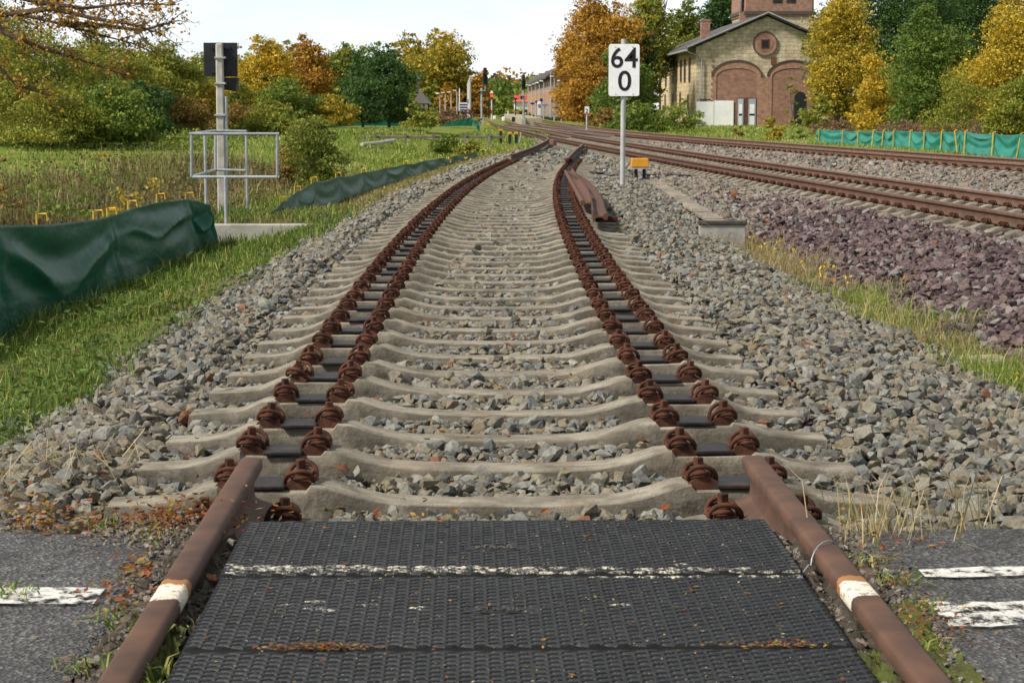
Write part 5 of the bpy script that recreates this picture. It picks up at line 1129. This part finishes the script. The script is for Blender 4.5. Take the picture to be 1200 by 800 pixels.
# round window
cx_, cz_ = U(895), W_(53); ro = 13*k_
MB().poly_y(arc(cx_, cz_, ro, ro, 40, 0, 351), -.08, .01).build('round_surround', 'brick_x', shed)
MB().poly_y(arc(cx_, cz_, ro+.10, ro+.10, 40, 0, 360)+arc(cx_, cz_, ro+.004, ro+.004, 40, 360, 0), -.12, .01).build('round_hood', 'concrete_dark', shed)
MB().poly_y(arc(cx_, cz_, ro*.72, ro*.72, 32, 0, 348), -.10, -.082).build('round_infill', 'brick_dark_x', shed)
w = MB().box((cx_, -.105, cz_-.02), (10.5*k_, .03, 11*k_)).build('window', 'door_brown', shed); MB().box((cx_, -.123, cz_-.02), (8*k_, .01, 8.6*k_)).build('pane', 'black_metal', w)
MB().box((U(905), -.02, W_(72.5)), (6*k_, .06, 9*k_)).build('vent', 'door_brown', shed)
# white painted base and blue doors
for ua, ub in ((815.6, 836.0), (836.5, 859)):
    z1 = W_(119.5 if ua < 820 else 118.5); MB().box(((U(ua)+U(ub))/2, -.112, z1/2-.2), (U(ub)-U(ua), .04, z1+.4)).build('white_panel', 'plaster_white', shed)
MB().box((U(826), -.13, W_(117.2)), (U(836)-U(823), .06, .12)).build('lintel', 'concrete_dark', shed)
dr = MB().box(((U(863)+U(886))/2, -.06, W_(131.5)-.2), (U(886)-U(863), .05, 33*k_+.4)).build('door', 'door_brown', shed)
for ua, ub in ((864, 870.5), (876.5, 885)):
    lf_ = MB().box(((U(ua)+U(ub))/2, -.10, W_(131.8)-.2), (U(ub)-U(ua), .04, 31*k_+.4)).build('door_leaf', 'door_blue', dr)
    for z in (.32, .68):
        MB().box(((U(ua)+U(ub))/2, -.124, W_(131.8)-.2+(z-.5)*31*k_), (U(ub)-U(ua)-.2, .012, .9)).build('door_panel', 'plaster_white', lf_)
# right arch: dark doorway
MB().poly_y([(U(930), -.3)]+arc(U(937), W_(116), 7*k_, 8*k_, 10, 180, 0)+[(U(944), -.3)], -.075, -.046).build('doorway', 'black_metal', shed)
# side windows (facing the tracks)
def sidewin(yl, zc, w_, h_, arch=False):
    f = MB().box((-.012, yl, zc), (.05, w_+.24, h_+.24)).build('window', 'door_brown' if not arch else 'brick_y', shed)
    MB().box((-.045, yl, zc), (.03, w_, h_)).build('pane', 'glass_dark', f)
    for dz in (0,): MB().box((-.064, yl, zc+h_*.12), (.01, w_, .05)).build('glazing_bar', 'door_brown', f)
for u, a, b_, ar in ((779, 84, 101, 0), (786.5, 75, 96, 0), (791.5, 74, 95, 0), (796.5, 72, 95, 0), (801, 71, 95, 0), (806.5, 70, 95, 0), (778.5, 112, 128, 1), (787, 111, 126, 1), (791, 112, 127, 1), (796, 109, 126, 1), (805, 112, 128, 1)):
    q = 2260*X0/(u-549)
    if q-YG < dep-1: sidewin(q-YG, (at(u, a, q).z+at(u, b_, q).z)/2-Z0, .95, abs(at(u, a, q).z-at(u, b_, q).z), ar)
MB().tube([(-.75, -.2, ez-.35), (.15, -.16, ez-.7), (.42, -.16, ez-1.0), (.42, -.16, 2.6), (.1, -.16, 2.4)], .055, 8).build('downpipe', 'galvanised', shed)
MB().tube([(-.82, -.6, ez-.28), (-.82, dep+.5, ez-.28)], .09, 8).build('gutter', 'galvanised', roof)
# water tower
YT = 188.; t0 = at(869, 40, YT); tower = empty('water_tower', (at(912, 100, YT).x, YT+4, Z0), 'brick and limestone water tower rising behind the stone shed roof', 'tower')
hw = (956-868)/2*YT/F; cxy = tower.location
def oct_(r, z0, z1, y=0): 
    c = .32; return MB().add([(x*r, yy_*r, z) for z in (z0, z1) for x, yy_ in ((-1, -1+c), (-1+c*.35, -1), (1-c*.35, -1), (1, -1+c), (1, 1), (-1, 1))], [tuple(range(5, -1, -1)), tuple(range(6, 12))]+[(i, (i+1) % 6, (i+1) % 6+6, i+6) for i in range(6)])
zb1 = at(912, 17, YT).z-Z0
oct_(hw*.965, -.5, zb1-.2).build('stone_base', 'limestone_x', tower); oct_(hw*1.0, zb1-.197, zb1).build('brick_frieze', 'brick_dark_x', tower); oct_(hw*1.03, zb1+.003, zb1+.32).build('cornice', 'concrete_dark', tower)
oct_(hw*.985, zb1+.323, zb1+6.5).build('brick_drum', 'brick_dark_x', tower)
for u in (912, 928): 
    q = at(u, 0, YT); MB().box((q.x-cxy.x, -hw*.985-.0, at(u, -1, YT).z-Z0), (.9, .08, .75)).build('window', 'glass_dark', tower)
MB().box((-hw*.93, -hw*.965+.2, zb1-1.1), (.75, .5, 2.6)).build('brick_pier', 'brick_dark_x', tower)
q = at(872, 6, YT); MB().box((-hw*1.0+.12, -hw*.80, q.z-Z0), (.12, .8, 1.4), rz=0).build('window', 'glass_dark', tower)

# ------------------------------------------------------------------ far station
YSn = 205.; a = at(647, 134, YSn); st = empty('station_building', (a.x, YSn, a.z-.3), 'red brick station with a dark slate roof among the orange trees', 'building')
k2 = YSn/F; ux = lambda u: (u-647)*k2; vz = lambda v: (134-v)*k2+.3
MB().poly_y([(0, 0), (ux(672), 0), (ux(672), vz(92)), (ux(660), vz(80)), (0, vz(92))], 0, .4).build('gable_wall', 'brick_x', st)
MB().box((.2, 42.2, vz(92)/2), (.4, 84, vz(92))).build('side_wall', 'brick_y', st)
MB().poly_y([(-.7, vz(93)), (ux(660), vz(79)), (ux(660), vz(79)+.25), (-.7, vz(93)+.25)], -.5, 85).build('roof', 'slate', st)
MB().poly_y([(ux(660)+.003, vz(79)), (ux(676), vz(92)), (ux(676), vz(92)+.25), (ux(660)+.003, vz(79)+.25)], -.5, 85).build('roof', 'slate', st)
for u in (648.6, 652.8, 664): 
    f = MB().box((ux(u), -.01, vz(101)), (.30*1.0, .06, .55)).build('window', 'white_paint', st); f.scale = (1, 1, 1); MB().box((ux(u), -.045, vz(101)), (.19, .02, .42)).build('pane', 'glass_dark', f)
for yy_ in (4, 9, 14, 20, 27, 35, 44, 54): f = MB().box((-.01, yy_, vz(101)), (.06, 1.3, 1.1)).build('window', 'white_paint', st); MB().box((-.045, yy_, vz(101)), (.02, 1.0, .9)).build('pane', 'glass_dark', f)
for yy_, h_ in ((30, 1.2), (52, 1.4)): MB().box((.9, yy_, vz(88)+.3), (.9, .9, h_)).build('chimney', 'brick_x', st)
MB().poly_y([(ux(654), vz(82)), (ux(662), vz(82)), (ux(662), vz(70)), (ux(658), vz(67)), (ux(654), vz(70))], .8, 4).build('dormer', 'slate', st)
YH = 300.; a = at(603, 134, YH); hs = empty('red_roof_house', (a.x, YH, a.z), 'small house with a bright red tiled roof beyond the platform', 'building'); k3 = YH/F
MB().box((9*k3, 2, 8*k3), (18*k3, 4, 16*k3)).build('wall', 'plaster_white', hs); MB().add([(-.3, -.4, 14*k3), (18*k3+.3, -.4, 14*k3), (18*k3+.3, 2, 24*k3), (.8, 2, 24*k3), (-.3, 4.4, 14*k3), (18*k3+.3, 4.4, 14*k3)], [(0, 1, 2, 3), (3, 2, 5, 4), (0, 3, 4), (1, 5, 2), (0, 4, 5, 1)]).build('roof', 'red_tile', hs)
f = MB().box((8*k3, .35, 20*k3), (2.2*k3, .3, 4*k3)).build('roof_window', 'glass_dark', hs)
YW = 160.; a = at(495, 131, YW); ht = empty('timbered_hut', (a.x, YW, a.z-.4), 'small half-timbered hut with a tall thin chimney by the dark tree', 'building'); k4 = YW/F
MB().box((0, 0, 8*k4), (16*k4, 2, 16*k4)).build('wall', 'plaster_white', ht)
tm = MB()
for x in (-7.7, -3, 2, 7.7): tm.box((x*k4, -1.02, 8*k4), (.11, .05, 16*k4))
for z in (1, 8, 15): tm.box((0, -1.035, z*k4), (16*k4, .05, .11))
tm.box((5*k4, -1.03, 4*k4), (.1, .05, 8.5*k4), ry=.5).box((-5.3*k4, -1.03, 11.5*k4), (.1, .05, 8*k4), ry=.5); tm.build('timber_frame', 'timber_black', ht)
MB().add([(-10*k4, -1.4, 15*k4), (11*k4, -1.4, 15*k4), (11*k4, 1.4, 15*k4), (-10*k4, 1.4, 15*k4), (-4*k4, 0, 30*k4), (-2*k4, 0, 30*k4)], [(0, 1, 5, 4), (1, 2, 5), (2, 3, 4, 5), (3, 0, 4), (0, 3, 2, 1)]).build('roof', 'slate', ht)
ch = MB().box((-5*k4, .1, 36*k4), (.20, .20, 16*k4)).build('chimney', 'slate', ht); MB().box((-5*k4, .1, 44.5*k4), (.36, .36, .14)).build('chimney_cap', 'pale_roof_edge', ch)
# platform, railing, masts
a0, a1 = at(612, 142, 150), at(636, 142, 150); z = zpf = at(620, 138.2, 150).z; 
o = MB().box(((a0.x+a1.x)/2, 190, z-.45), ((a1.x-a0.x), 80, .9)).build('platform', 'platform_stone', None, bevel=.03); props(o, 'pale station platform edge in the distance, right of the far signals', 'platform')
root = empty('platform_railing', (at(626, 138, 165).x, 165, z), 'grey upright railing along the distant platform', 'railing')
xa, xb = at(627, 130, 165).x, at(657, 130, 165).x; m1 = MB()
for i in range(31): m1.box((xa+(xb-xa)*i/30, 165, z+.48), (.022, .03, .95))
m1.box(((xa+xb)/2, 165, z+.96), (xb-xa, .06, .06)).box(((xa+xb)/2, 165, z+.12), (xb-xa, .06, .06)); m1.build('bars', 'galvanised', root, world=True)
def lamp(u, v0, v1, Y, lab, side=-1, r=.05, group=None):
    b0 = at(u, v1, Y); t = at(u, v0, Y).z-b0.z; rt = empty('platform_lamp', b0, lab, 'lamp', group)
    MB().tube([(0, 0, -.4), (0, 0, t)], [r*1.2, r*.8], 8).build('mast', 'post_grey', rt, smooth=50)
    MB().box((side*.22, 0, t+.02), (.36, .22, .10)).build('lamp_head', 'plaster_white', rt, bevel=.03)
for u, v0, lab in ((515.6, 110, 'leftmost slim platform lamp of the row by the hut'), (521.8, 109, 'second slim platform lamp from the hut'), (528.7, 108.5, 'third slim platform lamp from the hut'), (535.5, 106.5, 'fourth slim platform lamp from the hut, before the tall white pole')):
    lamp(u, v0, 130, 190, lab, group='slim lamps by the hut')
o = MB().tube([at(538.5, 130, 185), at(538.5, 104, 185)], .05, 8).build('white_pole', 'sign_white', None); props(o, 'tall plain white pole at the end of the slim lamp row', 'pole')
for i, (u, Y, v0, lab) in enumerate(((551.2, 150, 90, 'nearest tall lamp of the stepped row left of the grey signal'), (550.2, 165, 92.6, 'second tall lamp of the stepped row'), (549.3, 182, 95.2, 'third tall lamp of the stepped row'), (548.4, 200, 97.8, 'farthest and lowest lamp of the stepped row'))):
    lamp(u, v0, 136, Y, lab, side=.6, r=.09, group='stepped row of tall lamps')
root = empty('station_board', at(543, 130, 175), 'dark blue and white station board on grey legs left of the tall lamps', 'board'); l_ = root.location; k5 = 175/F
MB().box((0, 0, .35), (11*k5, .12, 10*k5)).build('panel', 'plaster_white', root); 
for z in (1, 4, 7): MB().box((.02, -.07, .0+z*k5), (9*k5, .02, 1.6*k5)).build('blue_strip', 'blue_sign', root)
for x in (-.3, .3): MB().box((x, 0, -.5), (.06, .06, 1.0)).build('leg', 'galvanised', root)
for u, v0, Y, lab in ((619, 100, 230, 'far platform lamp left of the station roof end'), (623.2, 100.5, 222, 'thin far platform lamp, second right of the far signal'), (627.8, 99, 212, 'thin far platform lamp, third right of the far signal'), (632, 97.5, 200, 'thin far platform lamp before the middle of the station roof'), (637, 95.5, 190, 'thin platform lamp left of the tallest mast'), (649.5, 90, 172, 'platform lamp in front of the station gable windows'), (658, 95, 176, 'platform lamp at the right end of the railing, by the orange tree')):
    lamp(u, v0, 138, Y, lab, group='platform lamps by the station')
o = MB().tube([at(645.5, 138, 175), at(645.5, 84, 175)], [.10, .05], 8).build('tall_mast', 'post_grey', None); props(o, 'tallest bare mast standing before the station gable', 'mast')
for u, v, w_, h_, lab in ((624, 121.5, 5, 2.2, 'dark blue station name board, leftmost on the platform'), (629, 119.5, 4, 2.2, 'small dark blue board in the middle of the platform'), (634.5, 117.5, 3.6, 3.6, 'square dark blue sign below a yellow plate'), (638.5, 123.5, 7, 1.8, 'long dark blue board, rightmost on the platform')):
    p = at(u, v, 178); rt = empty('blue_board', (p.x, 178, zpf), lab, 'board'); MB().box((0, 0, p.z-zpf), (w_*178/F, .08, h_*178/F)).build('panel', 'blue_sign', rt); MB().box((0, .06, (p.z-zpf)/2), (.06, .06, p.z-zpf)).build('post', 'galvanised', rt)
for u, v, lab in ((634, 114, 'yellow warning plate above the square blue sign'), (646, 112.5, 'yellow warning plate on the tallest mast'), (625, 115.5, 'small yellow plate left of the square blue sign')):
    p = at(u, v, 174); props(MB().box(p, (3.2*174/F, .05, 3*174/F)).build('yellow_plate', 'yellow_plastic', None), lab, 'sign')
p = at(632, 127, 172); rt = empty('ticket_machine', (p.x, 172, zpf), 'pale grey upright cabinet on the platform before the railing', 'cabinet'); MB().box((0, 0, .65), (.30, .3, 1.3)).build('cabinet', 'plaster_white', rt, bevel=.03); MB().box((0, -.16, .9), (.2, .02, .3)).build('screen', 'glass_dark', rt)
p = at(610, 129, 185); props(MB().box(p, (2.6*185/F, .06, 2.6*185/F)).build('orange_plate', 'orange_box', None), 'small orange plate by the far platform end', 'sign')
# signals
def signal(u, v0, vh0, vh1, vb, vbox, Y, lab, dx=0, headw=5.6):
    b0 = at(u, vb, Y); kk = Y/F; rt = empty('railway_signal', b0, lab, 'signal'); q = lambda v: (vb-v)*kk
    MB().tube([(0, 0, -.4), (0, 0, q(v0+4))], .085, 8).build('mast', 'galvanised', rt, smooth=50)
    hd = MB().box((dx*kk, -.15, q((vh0+vh1)/2)), (headw*kk, .25, (vh1-vh0)*kk)).build('signal_head', 'black_metal', rt, bevel=.03)
    MB().box((dx*kk, -.15, q(vh0-3)), (headw*.72*kk, .25, 6*kk)).build('upper_head', 'black_metal', rt, bevel=.03)
    for z_ in (.25, .5, .75): MB().tube([(dx*kk, -.36, q(vh1)+(vh1-vh0)*kk*z_+.04), (dx*kk, -.27, q(vh1)+(vh1-vh0)*kk*z_+.04)], .09, 10, cap=False).build('visor', 'black_metal', hd)
    MB().box((0, -.05, q(vh1+7)), (8*kk, .5, .06)).build('bracket', 'galvanised', rt); MB().tube([(dx*kk, -.1, q(vh1)), (dx*kk, -.1, q(vh1+8))], .035, 6).build('strut', 'galvanised', rt)
    MB().box((0, 0, q(vb-vbox/2)-.05), (5.2*kk, .4, vbox*kk)).build('base_box', 'concrete_pale', rt, bevel=.02)
signal(564.5, 100, 86.5, 100, 146, 8.5, 142, 'tall far signal with black head, nearest one, left of the tracks', dx=4)
signal(613.5, 96, 94.5, 105.5, 146, 7.5, 150, 'tall far signal with black head standing right between the tracks', dx=0, headw=4.8)
def dwarf(u, v, Y, lab, top=False, light=True):
    b0 = at(u, 139, Y); kk = Y/F; rt = empty('stop_signal', b0, lab, 'signal'); q = (139-v)*kk
    MB().tube([(0, 0, -.4), (0, 0, q)], .06, 8).build('mast', 'sign_white' if top else 'black_metal', rt)
    hd = MB().box((0, -.1, q), (3.6*kk, .2, 6*kk)).build('signal_head', 'black_metal', rt, bevel=.02)
    if light: MB().tube([(0, -.24, q+.05), (0, -.21, q+.05)], 1.5*kk, 12).build('red_light', 'red_lamp', hd)
    if top:
        MB().poly_y([(-2*kk, q+3.5*kk), (2*kk, q+3.5*kk), (0, q+7.5*kk)], -.12, -.08).build('top_plate', 'sign_white', rt); MB().box((0, -.07, 8*kk), (.14, .1, 4*kk)).build('red_band', 'red_tile', rt)
dwarf(576.2, 113.5, 185, 'low signal lit red under a white triangle, left of the two red ones', True)
dwarf(604.2, 114.3, 185, 'low signal lit red beside the red roofed house')
dwarf(572.5, 121.5, 200, 'low dark unlit signal between the grey signal and the red light', False, False)
def cabinet(u, v, w_, h_, Y, lab, mat='plaster_white'):
    p = at(u, v, Y); kk = Y/F; props(MB().box((p.x, Y, p.z), (w_*kk, .4, h_*kk)).build('track_cabinet', mat, None, bevel=.03), lab, 'cabinet')
cabinet(579.5, 138, 3.4, 4, 160, 'small white cabinet by the track, left of the pair'); cabinet(590, 139.5, 3.4, 5, 150, 'small white cabinet by the track, taller one in the middle'); cabinet(601.8, 140, 4, 5.5, 150, 'small black cabinet below the right red signal', 'black_metal'); cabinet(595.5, 133, 1.6, 6, 165, 'thin white marker post beyond the white cabinets', 'sign_white')
for i, (u, v, Y, lab) in enumerate(((587, 152.5, 86, 'yellow capped switch lamp, leftmost of three by the track'), (597.5, 156, 80, 'yellow capped switch box in the middle of three by the track'), (605, 156, 80, 'yellow capped switch box with grey lever, right of three'), (572.3, 145.8, 128, 'low yellow box on the grass by the grey signal'))):
    p = at(u, v, Y); kk = Y/F; g_ = float(zg(p.x, Y)); rt = empty('switch_lamp', (p.x, Y, g_), lab, 'switch box', 'yellow capped switch boxes')
    MB().box((0, 0, p.z-g_), (4.6*kk, .2, 2.2*kk)).build('yellow_cap', 'orange_box', rt, bevel=.01)
    if i < 3: MB().box((0, 0, (p.z-g_)/2-.03), (3.4*kk, .18, max(.06, p.z-g_-.05))).build('body', 'black_metal', rt, bevel=.01)
    if i == 2: MB().tube([(.12, -.05, 0), (.2, -.05, p.z-g_+.04)], .03, 6).build('lever', 'galvanised', rt)
for u, v, Y, lab in ((668.5, 132, 140, 'tiny white marker post by the orange tree foot'), (549, 119, 168, 'dark loudspeaker box on the tall lamps')):
    p = at(u, v, Y); props(MB().box(p, (2.4*Y/F, .1, 5*Y/F)).build('marker_post', 'sign_white' if u > 600 else 'black_metal', None, bevel=.01), lab, 'marker')

# ------------------------------------------------------------------ light, sky, camera
EL, AZ = R(45), R(244)           # sun high on the left, a little behind, veiled by thin cloud
w = bpy.data.worlds.new('World'); S.world = w; w.use_nodes = True; nt = w.node_tree; bg = nt.nodes['Background']
sk = N(nt, 'ShaderNodeTexSky', sky_type='NISHITA'); sk.sun_disc = False; sk.sun_elevation = EL; sk.sun_rotation = AZ; sk.air_density = 1.0; sk.dust_density = 1.5
tc = N(nt, 'ShaderNodeTexCoord'); mp = N(nt, 'ShaderNodeMapping'); mp.inputs['Scale'].default_value = (1.2, 1.2, 4.5); L(nt, tc.outputs['Generated'], mp.inputs[0])
nz = noise(nt, mp.outputs[0], 2.2, 7, .55)
cl = ramp(nt, nz, [(.34, (10.0, 11.4, 12.4)), (.50, (12.2, 12.8, 13.2)), (.64, (14.2, 14.3, 14.4))])
cov = ramp(nt, nz, [(.25, .78), (.6, .97)])
sz_ = N(nt, 'ShaderNodeSeparateXYZ'); L(nt, tc.outputs['Generated'], sz_.inputs[0])
grad = ramp(nt, sz_.outputs[2], [(0.0, 1.0), (.13, 1.0), (.36, .50), (1.0, .30)])      # sky kept white towards the horizon, dimmed overhead to cut the fill light
L(nt, mixc(nt, 1.0, mixc(nt, cov, sk.outputs[0], cl), grad, 'MULTIPLY'), bg.inputs[0]); bg.inputs[1].default_value = .066
sun = bpy.data.lights.new('sun', 'SUN'); sun.energy = 4.3; sun.angle = R(9); sun.color = (1, .94, .84)
so = bpy.data.objects.new('sun', sun); COL.objects.link(so)
sd = Vector((math.sin(AZ)*math.cos(EL), math.cos(AZ)*math.cos(EL), math.sin(EL)))   # towards the sun
so.rotation_euler = sd.to_track_quat('Z', 'Y').to_euler()
cam = bpy.data.cameras.new('camera'); cam.sensor_width = 36; cam.lens = 36*F/1200; cam.clip_start = .1; cam.clip_end = 3000
co = bpy.data.objects.new('camera', cam); COL.objects.link(co); co.location = (0, 0, CAMZ); co.rotation_euler = (math.pi/2-PITCH, 0, -YAW); S.camera = co
cam.dof.use_dof = True; cam.dof.focus_distance = 8.5; cam.dof.aperture_fstop = 20
S.view_settings.view_transform = 'Standard'; S.view_settings.look = 'None'; S.view_settings.exposure = .55; S.view_settings.gamma = 1
S.render.resolution_x = 1024; S.render.resolution_y = 682
S.cycles.max_bounces = 6; S.cycles.diffuse_bounces = 3; S.cycles.transparent_max_bounces = 6; S.cycles.use_denoising = True
